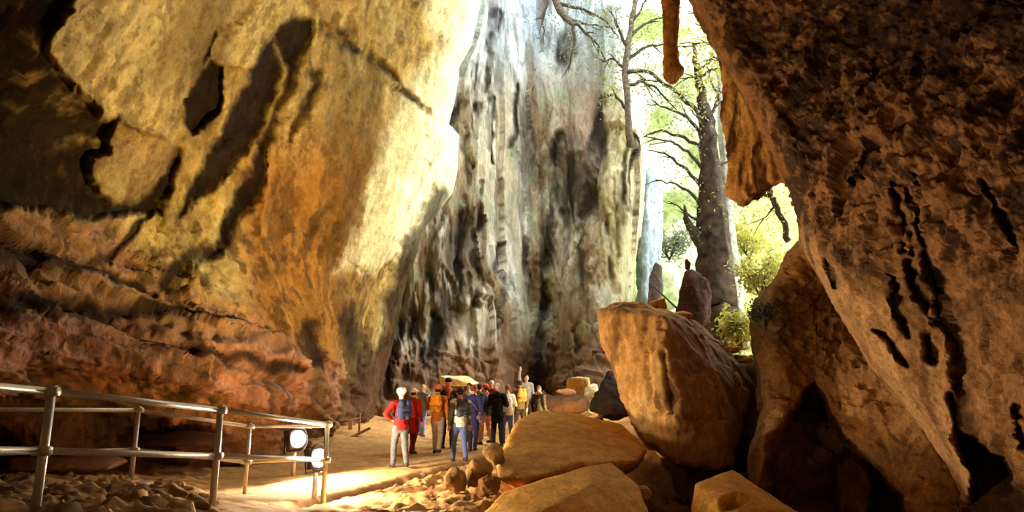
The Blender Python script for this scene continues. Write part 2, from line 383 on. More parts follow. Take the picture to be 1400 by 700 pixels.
def bw_col(x, y, P):
    st, low, wide = bw_masks(x, y)
    n1 = fbm(P, (0.7, 0.7, 0.12), 4, 121, 0.6); n2 = fbm(P, (2.0, 2.0, 0.16), 5, 122, 0.62); n3 = fbm(P, 1.2, 4, 123)
    c = np.tile(lin((172, 160, 132)), (len(x), 1))
    c = mixc(c, ss(0.0, 0.45, n1)*0.75, lin((222, 216, 196)))
    c = mixc(c, ss(0.0, 0.3, -n1)*0.75, lin((122, 94, 60)))
    c = mixc(c, ss(0.15, 0.45, n3)*0.5*(1-low), lin((134, 146, 112)))
    c = mixc(c, ss(170, 20, y)*0.6, lin((176, 198, 212)))  # bluish sky light on the upper cliff, put into the colour
    cream = ss(822, 842, x)*ss(110, 180, y)*(1-ss(380, 450, y))
    c = mixc(c, cream*0.6, lin((226, 216, 160)))
    pink = ss(60, 0, np.hypot((x-800)/1.0, (y-190)/1.3))
    c = mixc(c, pink*0.5, lin((206, 182, 170)))
    c = mixc(c, ss(0.06, 0.30, n2)*0.62, lin((84, 66, 46)))
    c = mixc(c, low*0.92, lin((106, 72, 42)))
    c = lum(c, 1+0.3*n2)
    c = mixc(c, wide*0.80, lin((70, 58, 46)))
    c = mixc(c, st*0.85, lin((40, 32, 28)))
    return c
BW_R = [(-250,872),(0,858),(120,862),(180,880),(260,880),(330,872),(400,862),(470,850),(540,846),(640,846)]
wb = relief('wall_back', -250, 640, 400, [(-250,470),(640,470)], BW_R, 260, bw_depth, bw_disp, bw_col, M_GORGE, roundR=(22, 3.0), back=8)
tag(wb, 'pale fluted cliff streaked with black at the back of the gorge', 'wall')

# ---- right wall
RW_L = [(-260,835),(0,942),(50,966),(110,1000),(160,1030),(220,1059),(265,1077),(300,1087),(335,1093),(360,1106),(430,1148),(500,1190),(570,1248),(640,1298),(700,1322),(740,1338)]
RWp = [(830,-260,14),(1000,-260,11.5),(1300,-260,8.5),(1560,-260,6),
 (942,0,13.5),(1100,0,11.6),(1300,0,9.2),(1560,0,6.8),
 (1030,160,12.2),(1200,160,10.0),(1400,160,7.9),(1560,160,6.6),
 (1090,310,11),(1200,310,9.6),(1300,310,8.3),(1400,310,7.4),(1560,310,6.2),
 (1150,430,10.4),(1250,430,9.0),(1330,430,8.2),(1400,430,7.4),(1560,430,6.2),
 (1250,570,9.4),(1330,570,8.5),(1400,570,7.6),(1560,570,6.2),(1322,700,8.8),(1400,700,7.8),(1560,700,6.4),(1340,740,8.8),(1560,740,6.4),(1950,-260,3.8),(1950,160,4.2),(1950,430,4.0),(1950,740,4.2)]
RWa = np.array(RWp, float)
RCRACK = [[(1255,240,3),(1262,300,5),(1272,360,8),(1285,400,10),(1300,450,12),(1310,500,12),(1318,560,14),(1330,600,16)],
 [(1222,250,3),(1230,300,4),(1236,345,3)],[(1240,255,3),(1247,310,4),(1252,350,4)],[(1245,360,6),(1255,400,9),(1270,432,8),(1290,445,6)],[(1222,380,5),(1226,420,8),(1236,460,5)],[(1200,450,4),(1220,480,7),(1238,505,3)],
 [(1298,540,5),(1312,570,12),(1325,610,16)],[(1388,555,5),(1394,590,9),(1400,610,8)],[(1262,465,6),(1268,485,8),(1274,495,4)],[(1190,90,3),(1175,130,3)],[(1195,200,12),(1185,230,8),(1160,245,5)],
 [(1350,250,4),(1370,300,6),(1390,340,5)],[(1130,355,3),(1140,380,6),(1146,392,3)]]
RTRI = [(1316,590),(1345,605),(1375,640),(1400,690),(1400,740),(1318,740),(1322,650)]
RDARK = [(1150,-80),(1160,60),(1215,115),(1290,125),(1330,60),(1560,70),(1560,-80)]
def rw_depth(x, y): return tps(RWa[:, :2], RWa[:, 2], np.stack([x, y], -1), 2e-3)
def rw_masks(x, y):
    wx, wy = warp(x, y, 6, 28, 203); wx, wy = warp(wx, wy, 2.5, 8, 205)
    st = np.zeros_like(x)
    for s in RCRACK: st = np.maximum(st, streak(wx, wy, s))
    tri = 1-ss(-7, 5, sdf(wx, wy, RTRI)); drk = 1-ss(-40, 40, sdf(wx, wy, RDARK))
    return st, tri, drk
RDIP = np.array([0.55, 0.25, -0.8])/np.linalg.norm([0.55, 0.25, -0.8])
def dipcoord(P, along):
    a = P @ RDIP; r = P - a[:, None]*RDIP
    return r + (a*along)[:, None]*RDIP
def rw_disp(x, y, P):
    st, tri, drk = rw_masks(x, y)
    Q = dipcoord(P, 0.16)
    d = 0.26*fbm(P, 0.35, 3, 211) + (0.16*facet(Q, 1.0, 215, 0.5) + 0.11*facet(Q, 3.2, 216, 0.5))*(1-0.45*ss(300, 420, y)) + 0.045*facet(P, 5.0, 217, 0.6) + 0.08*fbm(Q, 2.2, 4, 213, 0.6, True) + 0.02*fbm(P, 9, 2, 214)
    return d, - 0.28*st - 1.6*tri
def rw_col(x, y, P):
    st, tri, drk = rw_masks(x, y)
    Q = dipcoord(P, 0.13)
    n1 = fbm(P, 0.7, 4, 221); n2 = fbm(Q, 2.0, 4, 222, 0.6); n3 = fbm(P, 3.6, 5, 223, 0.7)
    c = np.tile(lin((150, 104, 62)), (len(x), 1))
    lower = ss(330, 480, y)
    c = mixc(c, lower*0.6, lin((176, 126, 76)))
    c = mixc(c, ss(0.0, 0.4, n1)*0.5, lin((182, 132, 80)))
    c = lum(c, 1+0.35*n2+0.3*n3)
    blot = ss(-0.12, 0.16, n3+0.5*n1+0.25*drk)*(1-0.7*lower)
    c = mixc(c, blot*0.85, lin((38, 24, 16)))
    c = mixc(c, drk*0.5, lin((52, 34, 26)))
    lit_strip = streak(x, y, [(1098,320,14),(1135,390,34),(1175,450,52),(1225,530,60),(1290,620,48),(1330,700,34)])
    c = mixc(c, lit_strip*0.7*ss(-0.5, 0.1, n2), lin((206, 156, 100)))  # lamp light on the left-facing edge, painted as paler rock
    edge = streak(x, y, [(950,0,6),(1010,110,8),(1040,160,7),(1075,240,5)])
    c = mixc(c, edge*0.5, lin((180, 120, 60)))
    c = mixc(c, np.maximum(0.8*st, 0.7*tri), lin((28, 18, 13)))
    return c
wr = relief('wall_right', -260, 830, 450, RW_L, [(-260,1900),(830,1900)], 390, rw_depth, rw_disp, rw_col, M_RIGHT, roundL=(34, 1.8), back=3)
tag(wr, 'huge brown pitted rock face leaning in from the right', 'wall')

# ---- ground
GP = [(47,712,5.7),(178,666,9.3),(290,692,7.5),(334,678,10.2),(442,682,9.7),(0,655,10.5),(-100,665,9.5),(400,652,12.5),(545,641,14.2),(600,622,16.2),(625,632,15.2),(640,617,16.8),
 (470,600,17.5),(520,586,20),(576,598,21.5),(680,606,19),(600,572,25),(700,560,27),(560,690,10),(500,700,9.5),(660,684,10.2),(740,708,9.6),(800,560,22),(760,556,24),(905,700,13.6),(860,618,16),
 (1000,712,13),(1100,712,13),(1200,730,11.5),(1390,740,9.5)]
GPw = [tuple(PX(*g)) for g in GP] + [(0,0,0.0),(-4,2,0.55),(5,2,-0.7),(0,5,0.1),(0,40,3),(8,35,4),(-8,30,1.6),(-14,10,0.9),(14,10,-0.9),(0,-10,0),(12,24,2)]
GPa = np.array(GPw)
def ground_z(x, y):
    x, y = np.atleast_1d(x).astype(float), np.atleast_1d(y).astype(float)
    return tps(GPa[:, :2], GPa[:, 2], np.stack([x, y], -1), 4e-3)
def gz(x, y): return float(ground_z(x, y)[0])
gx = np.concatenate([np.linspace(-15, -7.5, 30)[:-1], np.linspace(-7.5, 4, 270), np.linspace(4, 15, 70)[1:]])
gy = np.concatenate([np.linspace(-12, 4, 20)[:-1], np.linspace(4, 13, 240), np.linspace(13, 24, 120)[1:], np.linspace(24, 44, 80)[1:]])
GX, GY = np.meshgrid(gx, gy)
g0 = ground_z(GX.ravel(), GY.ravel())
GPt = np.stack([GX.ravel(), GY.ravel(), g0], -1); fx, fy = project(np.where(GPt[:, 1:2] < 1, [[0, 1, 0]], GPt))
onpath = 1-ss(0, 26, sdf(fx, fy, [(300,720),(430,690),(520,655),(560,640),(660,620),(700,590),(700,560),(560,560),(490,590),(450,640),(330,660),(250,690),(200,720)]))
nz = 0.5*fbm(GPt, (0.5, 0.5, 0), 4, 301) + 0.35*fbm(GPt, (2.2, 2.2, 0), 4, 302, 0.55, True)
nf = fbm(GPt, (7, 7, 0), 3, 303, 0.6)
rub0 = 1-ss(0, 20, sdf(fx, fy, [(-100,668),(0,664),(120,668),(250,676),(290,696),(290,760),(-100,760)]))
rub1 = 1-ss(0, 20, sdf(fx, fy, [(560,662),(640,640),(690,660),(690,720),(480,720)]))
GPt[:, 2] += (0.16*nz+0.03*nf)*(1-0.8*onpath) + 0.015*nf
GPt[:, 2] += (rub0*0.10 + rub1*0.07)*facet(GPt*np.array([1, 1, 0]), (3.2, 3.2, 1), 306, 0.4) + (rub0*0.05+rub1*0.03)*fbm(GPt, (9, 9, 0), 3, 307, 0.6, True)
berm = streak(fx, fy, [(400,692,5),(470,676,5),(560,655,5),(620,640,4),(662,622,4)])
GPt[:, 2] -= 0.11*berm
gc = np.tile(lin((186, 138, 80)), (len(g0), 1))
n = fbm(GPt, (1.2, 1.2, 0), 4, 304, 0.6)
gc = mixc(gc, onpath*0.6, lin((204, 158, 96)))
gc = mixc(gc, ss(0.0, 0.4, n)*0.5*(1-onpath), lin((112, 76, 48)))
rub = 1-ss(0, 20, sdf(fx, fy, [(-100,680),(0,672),(120,676),(250,682),(290,700),(290,760),(-100,760)]))
gc = mixc(gc, rub*0.7*ss(-0.2, 0.25, nf), lin((58, 46, 32)))
gc = mixc(gc, berm*0.75, lin((66, 42, 26)))  # shadow line of the path edge, painted into the sand
gap = 1-ss(-5, 25, sdf(fx, fy, [(860,640),(900,625),(1000,640),(1050,640),(1400,690),(1400,900),(880,900),(890,700)]))
gc = mixc(gc, gap*0.7, lin((96, 66, 42)))  # shade under the big boulder, put into the sand colour
gc = lum(gc, 1+0.35*nf)
ii = np.arange(GX.size).reshape(GX.shape)
gf = np.stack([ii[:-1, :-1], ii[:-1, 1:], ii[1:, 1:], ii[1:, :-1]], -1).reshape(-1, 4)
fl = tag(link('floor', mesh_np('floor', GPt, gf, gc), M_SAND), 'uneven orange sand floor and trodden path of the cave', 'floor', kind='structure')

# ---- unseen roof added over and behind the viewer to block sky light
ny, na = 60, 60
yy = np.linspace(-14, 19.5, ny); aa = np.linspace(0, math.pi, na)
YY, AA = np.meshgrid(yy, aa, indexing='ij')
H = np.maximum(9.0, 4.2+0.70*YY)
CP = np.stack([17*np.cos(AA), YY, -1.5 + (H+1.5)*np.sin(AA)**0.6], -1).reshape(-1, 3)
CP += 0.6*fbm(CP, 0.3, 3, 401)[:, None]*np.array([0.3, 0.2, 1.0])*np.clip(CP[:, 2:3]-2, 0, 1)
ii = np.arange(ny*na).reshape(ny, na)
cf = np.stack([ii[:-1, :-1], ii[:-1, 1:], ii[1:, 1:], ii[1:, :-1]], -1).reshape(-1, 4)
cc = np.tile(lin((120, 88, 56)), (ny*na, 1))*(1+0.4*fbm(CP, 0.8, 4, 402))[:, None]
tag(link('ceiling', mesh_np('ceiling', CP, cf, cc), M_WALL), 'added unseen sandstone roof keeping sky light off the near part of the cave', 'ceiling', kind='structure')
# unseen rear wall added behind the viewer to block sky light
rx, rz = np.meshgrid(np.linspace(-18, 18, 40), np.linspace(-2, 11, 20))
RP = np.stack([rx.ravel(), np.full(rx.size, -13.5)+0.8*fbm(np.stack([rx.ravel(), rz.ravel(), rx.ravel()*0], -1), 0.4, 3, 411), rz.ravel()], -1)
ii = np.arange(rx.size).reshape(rx.shape)
rf = np.stack([ii[:-1, :-1], ii[:-1, 1:], ii[1:, 1:], ii[1:, :-1]], -1).reshape(-1, 4)
tag(link('wall_rear', mesh_np('wall_rear', RP, rf, np.tile(lin((120, 88, 56)), (rx.size, 1))), M_WALL), 'added unseen sandstone wall keeping sky light out behind the viewer', 'wall', kind='structure')

# ---- wooded slope beyond the gorge
HP = [(780,600,24),(950,600,22),(1200,600,22),(780,480,33),(950,480,31),(1080,480,30),(1200,480,30),(780,400,42),(950,400,41),(1080,400,38),(1200,400,38),
 (780,250,52),(950,250,50),(1080,250,46),(1200,250,46),(780,60,60),(950,60,58),(1080,60,54),(1200,60,54),(780,20,62),(1200,20,57)]
HPa = np.array(HP, float)
def hl_depth(x, y): return tps(HPa[:, :2], HPa[:, 2], np.stack([x, y], -1), 2e-3)
def hl_disp(x, y, P):
    return 0.9*fbm(P, 0.22, 3, 511) + 0.7*fbm(P, 0.8, 4, 512, 0.6, True), 0*x
def hl_col(x, y, P):
    n1 = fbm(P, 0.25, 4, 521); n2 = fbm(P, 1.1, 4, 522, 0.65)
    c = np.tile(lin((128, 138, 74)), (len(x), 1))
    c = mixc(c, ss(-0.4, 0.2, n1)*0.9, lin((206, 206, 168)))
    c = mixc(c, ss(985, 1040, x)*0.65, lin((186, 178, 76)))
    c = mixc(c, ss(0.05, 0.4, n2)*0.40, lin((96, 108, 56)))
    return lum(c, 1+0.3*n2)
hl = relief('hillside', 20, 600, 200, [(20,780),(600,780)], [(20,1200),(600,1200)], 150, hl_depth, hl_disp, hl_col, M_HILL)
tag(hl, 'bright yellow green wooded slope beyond the gorge mouth', 'hillside')

# ------------------------------------------------------------------ boulders
def evald(o):
    dg = bpy.context.evaluated_depsgraph_get()
    return bpy.data.meshes.new_from_object(o.evaluated_get(dg))
def remesh(verts, faces, voxel, name, smooth=0):
    me = bpy.data.meshes.new(name); me.from_pydata([tuple(v) for v in verts], [], faces); me.update()
    o = bpy.data.objects.new(name+'_tmp', me); COL.objects.link(o)
    md = o.modifiers.new('r', 'REMESH'); md.mode = 'VOXEL'; md.voxel_size = voxel
    if smooth:
        s = o.modifiers.new('s', 'SMOOTH'); s.factor = 0.5; s.iterations = smooth
    r = evald(o); bpy.data.objects.remove(o); bpy.data.meshes.remove(me); r.name = name
    return r
def coords(me):
    a = np.empty(len(me.vertices)*3, np.float32); me.vertices.foreach_get('co', a); return a.reshape(-1, 3).astype(float)
def normals(me):
    a = np.empty(len(me.vertices)*3, np.float32); me.vertex_normals.foreach_get('vector', a); return a.reshape(-1, 3).astype(float)
def hull(pts):
    bm = bmesh.new()
    for p in pts: bm.verts.new(p)
    r = bmesh.ops.convex_hull(bm, input=bm.verts)
    bad = [v for v in bm.verts if not v.link_faces]
    for v in bad: bm.verts.remove(v)
    bm.verts.index_update()
    vs = [tuple(v.co) for v in bm.verts]; fs = [[v.index for v in f.verts] for f in bm.faces]
    bm.free(); return vs, fs
def std_rock_col(base, alt, dark, seed, darkamt=0.5, sc=1.0):
    def f(P, N):
        n1 = fbm(P, 0.9*sc, 4, seed); n2 = fbm(P, (2.4*sc, 2.4*sc, 0.9*sc), 4, seed+1, 0.6)
        c = np.tile(lin(base), (len(P), 1))
        c = mixc(c, ss(-0.1, 0.4, n1)*0.7, lin(alt)); c = mixc(c, ss(0.08, 0.4, n2)*darkamt, lin(dark))
        return lum(c, 1+0.3*n2)
    return f
def rock(name, label, pts, voxel, amp, colf, mat=None, seed=0, smooth=2, cat='boulder', group=None, carve=None, fscale=1.0, kind=None, raw=None):
    vs, fs = raw if raw else hull(pts)
    me = remesh(vs, fs, voxel, name, smooth)
    P, N = coords(me), normals(me)
    d = amp*(fbm(P, 0.8*fscale, 3, 600+seed) + 0.6*fbm(P, (2.2*fscale, 2.2*fscale, 1.6*fscale), 4, 610+seed, 0.55, True) + 0.25*fbm(P, 7*fscale, 3, 620+seed))
    if carve is not None:
        x, y = project(P); d = d + carve(x, y, P, N)
    P2 = P + N*d[:, None]
    base = P2.mean(0); base[2] = P2[:, 2].min()
    me.vertices.foreach_set('co', (P2-base).astype(np.float32).ravel()); paint(me, colf(P, N)); me.update()
    o = link(name, me, mat or M_BLOCK); o.location = base
    return tag(o, label, cat, group, kind)
def pp(*a): return [V(*q) for q in a]

# the big split boulder in the middle
big = pp((824,428,14.6),(838,419,15.0),(886,419,15.2),(940,434,15.2),(986,470,15.4),(1016,500,15.6),(1030,526,15.6),(1016,562,15.0),(1005,592,14.4),(1002,634,13.6),(984,642,13.2),(925,636,12.9),
  (886,602,13.4),(866,562,13.9),(850,520,14.2),(838,490,14.4),(822,458,14.6),(912,436,13.5),(910,500,13.0),(924,580,12.7),(990,600,13.2),(985,520,13.9),
  (860,440,18),(960,450,18.5),(1000,520,18),(970,620,17),(900,620,17),(860,540,17.5))
def big_carve(x, y, P, N):
    wx, wy = warp(x, y, 6, 18, 631)
    d = -0.25*streak(wx, wy, [(905,480,3),(912,520,4),(918,560,5)]) - 0.10*streak(wx, wy, [(935,572,3),(965,570,4),(985,573,2)])
    d += -0.18*streak(wx, wy, [(912,520,5),(917,545,8),(922,560,4)])
    d = d - 0.12*streak(wx, wy, [(884,480,3),(890,520,4),(896,560,3)]) - 0.08*streak(wx, wy, [(862,545,2),(885,556,3),(915,562,3)])
    return d + 0.10*ss(0, 30, 912-x)*fbm(P, (2.5, 2.5, 0.5), 4, 633, 0.6, True) + 0.05*facet(P, (1.2, 1.2, 0.8), 634, 0.5) + 0.03*facet(P, (3, 3, 2), 635, 0.5)
def big_col(P, N):
    x, y = project(P)
    c = std_rock_col((188, 136, 72), (206, 162, 96), (84, 54, 30), 640, 0.75)(P, N)
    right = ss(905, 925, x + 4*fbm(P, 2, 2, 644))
    c = mixc(c, right*0.75, lin((124, 84, 46)))  # shaded right side of the boulder, painted darker
    c = mixc(c, streak(x, y, [(910,500,4),(918,545,8),(922,560,4)])*0.8, lin((50, 34, 24)))
    return c
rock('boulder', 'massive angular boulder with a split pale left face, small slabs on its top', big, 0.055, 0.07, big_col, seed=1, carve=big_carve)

SANDY = ((196, 138, 58), (206, 150, 70), (146, 98, 44))
def slabcol(s): return std_rock_col(*SANDY, 650+s, 0.35, 0.8)
rock('boulder', 'large flat smooth sandy slab right of the group of visitors',
     pp((678,630,10.9),(682,657,10.5),(722,656,10.3),(790,632,11.0),(872,630,11.8),(886,614,12.8),(850,580,14.2),(790,566,14.6),(735,560,14.6),(708,574,13.6),(700,600,13),(690,640,14),(800,640,14.5),(870,640,14.5),(760,700,13)),
     0.05, 0.035, slabcol(1), seed=2)
rock('boulder', 'broad domed sandy slab at the bottom edge, in front of the large flat slab',
     pp((722,663,9.9),(790,642,10.5),(836,631,11.0),(872,664,10.3),(888,706,9.5),(890,800,9.3),(690,730,8.8),(640,722,9.0),(684,676,9.8),(760,690,9.2),(820,660,9.9),(720,720,12),(880,720,12.4),(800,640,12.4)),
     0.045, 0.03, slabcol(3), seed=3)
rock('boulder', 'pointed yellow slab with a dark hole in the bottom foreground below the big boulder',
     pp((948,704,9.4),(952,662,9.8),(975,652,10),(1001,641,10.3),(1046,682,9.6),(1094,702,9.3),(1120,800,9.0),(930,800,9.2),(990,690,9.2),(960,700,11.5),(1080,710,11.5),(1010,660,11.5)),
     0.035, 0.03, slabcol(5), seed=4, carve=lambda x, y, P, N: -0.35*streak(x, y, [(994,690,9),(1008,684,8),(1020,682,4)]))
rock('rock', 'added dark rock filling the shaded gap between the big boulder and the hollowed rock mass', pp((1004,505,16.6),(1020,492,17),(1050,495,16.4),(1070,560,16),(1070,690,15.4),(1006,720,15),(996,640,15.6),(1004,520,19),(1065,520,19),(1060,720,18),(1000,720,18)),  # added filler, coloured dark to stand in for shade
     0.09, 0.12, std_rock_col((96, 68, 40), (110, 78, 46), (52, 36, 22), 655, 0.6), seed=19, cat='rock')
# rubble beside the slab
for k, (cx, cy, r, yd, lab) in enumerate([(672,622,17,10.9,'tallest upright stone of the rubble against the flat slab'),(652,648,20,10.5,'dark round stone in the middle of the rubble beside the path'),
      (622,660,17,10.3,'low brown stone at the path end of the rubble'),(668,664,16,10.1,'shadowed stone under the edge of the flat slab')]):
    q = V(cx, cy, yd); R = r*yd/FPX
    rng = random.Random(50+k)
    pts = [q + Vector((rng.uniform(-1, 1), rng.uniform(-1, 1), rng.uniform(-1, 1.1))).normalized()*R*rng.uniform(0.8, 1.15) for _ in range(16)]
    rock('stone', lab, pts, R/9, 0.05*R/0.2, std_rock_col((132, 94, 48), (156, 112, 60), (58, 38, 22), 660+k), seed=20+k, cat='stone', group='rubble beside the path', fscale=3)
def pebble(label, cx, cy, wpx, hpx, yd, seed, base=(206, 150, 80), group=None, depth=None, name='stone', cat='stone', flat=False, amp=0.05):
    s = yd/FPX; rng = random.Random(seed); q = V(cx, cy, yd); dpt = (depth or wpx*s)
    pts = []
    for i in range(20):
        v = Vector((rng.uniform(-1, 1), rng.uniform(-1, 1), rng.uniform(-1, 1)))
        v = v/max(abs(v.x), abs(v.y), abs(v.z)) if flat else v.normalized()
        v *= rng.uniform(0.86, 1.0)
        pts.append(q + Vector((v.x*wpx*s/2, v.y*dpt/2, v.z*hpx*s/2)))
    b = np.array(base)
    return rock(name, label, pts, max(0.012, min(wpx, hpx)*s/11), amp*hpx*s, std_rock_col(base, tuple(np.clip(b*1.1, 0, 255)), tuple(b*0.5), 700+seed, 0.4, 2), seed=seed, cat=cat, group=group, fscale=2.5)
pebble('small brown stone lying in the dark gap under the big boulder', 879, 673, 26, 22, 10.6, 31, (170, 120, 76))
pebble('orange block on top of the big boulder, the larger of the two near its ridge', 900, 417, 24, 17, 15.3, 32, (222, 160, 70), 'loose slabs on the big boulder', flat=True)
pebble('flat orange slab on the big boulder, right of the larger block', 932, 431, 30, 13, 15.3, 33, (220, 156, 72), 'loose slabs on the big boulder', flat=True)
pebble('thin pale slab at the left end of the big boulder top', 858, 420, 46, 8, 15.6, 34, (206, 160, 96), 'loose slabs on the big boulder', flat=True)
pebble('small slab on the sloping right shoulder of the big boulder, upper one', 998, 478, 26, 10, 15.9, 35, (196, 136, 64), 'loose slabs on the big boulder', flat=True)
pebble('small slab on the sloping right shoulder of the big boulder, lower one', 1016, 491, 30, 12, 15.9, 36, (206, 146, 80), 'loose slabs on the big boulder', flat=True)
pebble('dark brown wedge of rock right of the big boulder shoulder', 1034, 500, 34, 28, 17.5, 37, (110, 78, 44), cat='rock', name='rock', flat=True)
pebble('squat dark mound on the ground behind the flat slab', 768, 552, 92, 34, 21, 38, (96, 66, 44), cat='rock', name='rock', depth=2.0)
pebble('small dark hump between the dark mound and the big boulder', 815, 574, 30, 16, 17, 39, (104, 72, 44), cat='rock', name='rock')
pebble('pale yellow block lit in front of the back cliff', 790, 529, 32, 26, 24, 40, (206, 164, 104), cat='rock', name='rock', flat=True)
pebble('cream fragment leaning beside the pale yellow block', 808, 541, 18, 34, 23.5, 41, (236, 220, 170), cat='rock', name='rock', flat=True)
pebble('low reddish rock in front of the pale yellow block', 772, 537, 34, 14, 23, 42, (170, 110, 66), cat='rock', name='rock')
rock('rock', 'black rock added in place of the shaded gap left of the big boulder', pp((806,562,17.5),(822,528,18),(834,505,18.5),(850,530,18),(866,566,17.4),(840,572,17.2),(812,560,20),(860,560,20),(836,520,20)),  # added near-black rock standing in for a shaded void
     0.06, 0.16, std_rock_col((58, 42, 28), (66, 48, 32), (34, 24, 16), 720, 0.5), seed=43, cat='rock')
pebble('long pale ledge of rock just above the heads of the group', 627, 521, 58, 14, 24.5, 44, (228, 200, 140), cat='rock', name='rock', depth=1.2, flat=True)
for k, (cx, cy, a, b_, yd, lab) in enumerate([(90,634,190,26,10.8,'long low rock mound behind the left railing post'),(258,600,150,30,12.2,'dark low mound under the overhang behind the railings'),
     (125,674,46,14,9.0,'flat pale stone on the ground near the footing block'),(330,690,60,10,8.3,'thin flat stone at the path edge by the middle post')]):
    pebble(lab, cx, cy, a, b_, yd, 45+k, [(176,128,84),(96,68,50),(212,170,112),(214,168,110)][k], cat='rock', name='rock', depth=1.2 if k < 2 else None, flat=k > 1)

# rock mass under the leaning face, with its hollow
LO_L = [(330,1092),(345,1078),(380,1062),(410,1034),(440,1026),(480,1032),(520,1036),(560,1040),(600,1032),(622,1025),(660,1028),(700,1044),(740,1044)]
LOp = [(1090,330,12.6),(1200,330,12),(1400,330,11),(1030,430,13.2),(1100,430,12.6),(1200,430,11.6),(1400,430,10),(1030,530,13),(1100,530,12.2),(1200,530,10.9),(1300,530,10),(1400,530,9.5),
  (1010,620,12.4),(1040,620,12),(1150,620,10.9),(1250,620,9.9),(1400,620,9.4),(1004,740,12),(1100,740,11.2),(1200,740,9.9),(1300,740,9.2),(1420,740,9)]
LOa = np.array(LOp, float); LOa[:, 2] += 1.6*ss(1040, 1130, LOa[:, 0])
HOLLOW = [(1046,640),(1060,600),(1082,565),(1098,532),(1112,526),(1126,540),(1132,560),(1156,604),(1180,622),(1206,646),(1236,690),(1246,760),(1046,760)]
INNER = [(1138,700),(1136,640),(1150,618),(1176,618),(1196,646),(1200,700),(1190,760),(1140,760)]
def lo_depth(x, y): return tps(LOa[:, :2], LOa[:, 2], np.stack([x, y], -1), 2e-3)
def lo_m(x, y):
    wx, wy = warp(x, y, 6, 22, 803)
    h = 1-ss(-9, 5, sdf(wx, wy, HOLLOW)); i = 1-ss(-14, 6, sdf(wx, wy, INNER))
    g = 1-ss(-14, 14, sdf(wx, wy, [(1030,420),(1080,345),(1112,366),(1150,440),(1190,505),(1150,520),(1110,500),(1060,520),(1030,480)]))
    moss = 1-ss(-12, 14, np.hypot((wx-1050)/1.0, (wy-432)/1.3)-26)
    return h, i, g, moss
def lo_disp(x, y, P):
    h, i, g, moss = lo_m(x, y)
    d = 0.25*fbm(P, 0.6, 3, 811) + 0.16*facet(P, (0.8, 0.8, 0.6), 815, 0.5) + 0.10*facet(P, (2.4, 2.4, 2.0), 816, 0.5) + 0.06*fbm(P, 1.8, 4, 812, 0.55, True) + 0.03*fbm(P, 6, 3, 813)
    d += g*(0.14*fbm(P, 5, 3, 814, 0.6)+0.2)
    return d, - 2.0*h + 1.1*h*i
def lo_col(x, y, P):
    h, i, g, moss = lo_m(x, y)
    n1 = fbm(P, 0.9, 4, 821); n2 = fbm(P, (2.5, 2.5, 1.5), 4, 822, 0.6)
    c = np.tile(lin((150, 104, 56)), (len(x), 1))
    c = mixc(c, ss(0, 0.4, n1)*0.5, lin((190, 140, 84)))
    c = mixc(c, g*0.6, lin((128, 88, 40)))
    c = mixc(c, ss(0.05, 0.4, n2)*0.5, lin((86, 56, 34)))
    c = lum(c, 1+0.35*n2)
    c = mixc(c, moss*0.6, lin((66, 60, 36)))
    c = mixc(c, h*(1-i)*0.4, lin((70, 48, 36)))
    return c
lo = relief('rock_outcrop', 330, 830, 300, LO_L, [(330,1420),(740,1420)], 240, lo_depth, lo_disp, lo_col, M_RIGHT, roundL=(30, 1.5), back=4)
tag(lo, 'brown rock mass with a dark arched hollow under the leaning right face', 'rock', kind='thing')
del lo['kind']

# orange curtain of rock hanging at the gorge mouth
def curt_col(P, N):
    n2 = fbm(P, (3.5, 3.5, 0.5), 4, 841, 0.6)
    c = np.tile(lin((216, 156, 76)), (len(P), 1)); c = mixc(c, ss(-0.15, 0.12, n2)*0.93, lin((58, 30, 14)))
    return lum(c, 1+0.4*n2)
rock('hanging_rock', 'orange fluted curtain of rock hanging between the bright slope and the right face',
     pp((985,60,15.5),(1000,110,15.4),(1003,160,15.2),(1000,215,15),(1003,262,14.8),(1012,276,14.6),(1026,258,14.4),(1044,236,14.2),(1062,238,14),(1090,228,14),(1075,200,14),(1040,120,14.5),(1010,60,15),(1110,100,15),(1120,215,15.5),
        (1010,120,17),(1020,240,16.6),(1090,215,16.5),(1060,60,17),(1000,20,16)),
     0.05, 0.10, curt_col, M_RIGHT, seed=60, cat='rock', carve=lambda x, y, P, N: 0.22*fbm(P, (2.2, 2.2, 0.25), 4, 842, 0.6, True))
# slender hanging spike of rock
vs, fs = [], []
prof = [(-60,15),(0,12),(20,10.5),(40,10),(60,9.5),(80,10),(90,11),(96,14),(102,14),(108,10),(113,4),(115,1)]
for k, (py_, r_) in enumerate(prof):
    c_ = V(917 + (3 if py_ > 90 else 0), py_, 16.5)
    for j in range(12):
        a_ = j/12*2*math.pi; vs.append(c_ + Vector((math.cos(a_), math.sin(a_), 0))*r_*16.5/FPX*1.05)
for k in range(len(prof)-1):
    for j in range(12): fs.append([k*12+j, k*12+(j+1) % 12, (k+1)*12+(j+1) % 12, (k+1)*12+j])
fs.append(list(range(11, -1, -1))); fs.append([len(vs)-12+j for j in range(12)])
rock('stalactite', 'slender brown rock spike with a knobbed tip hanging from above at the gorge mouth', None, 0.03, 0.06, std_rock_col((170, 112, 52), (186, 126, 60), (84, 52, 28), 850, 0.7, 2), M_RIGHT, seed=61, smooth=1, cat='stalactite', fscale=2, raw=(vs, fs))
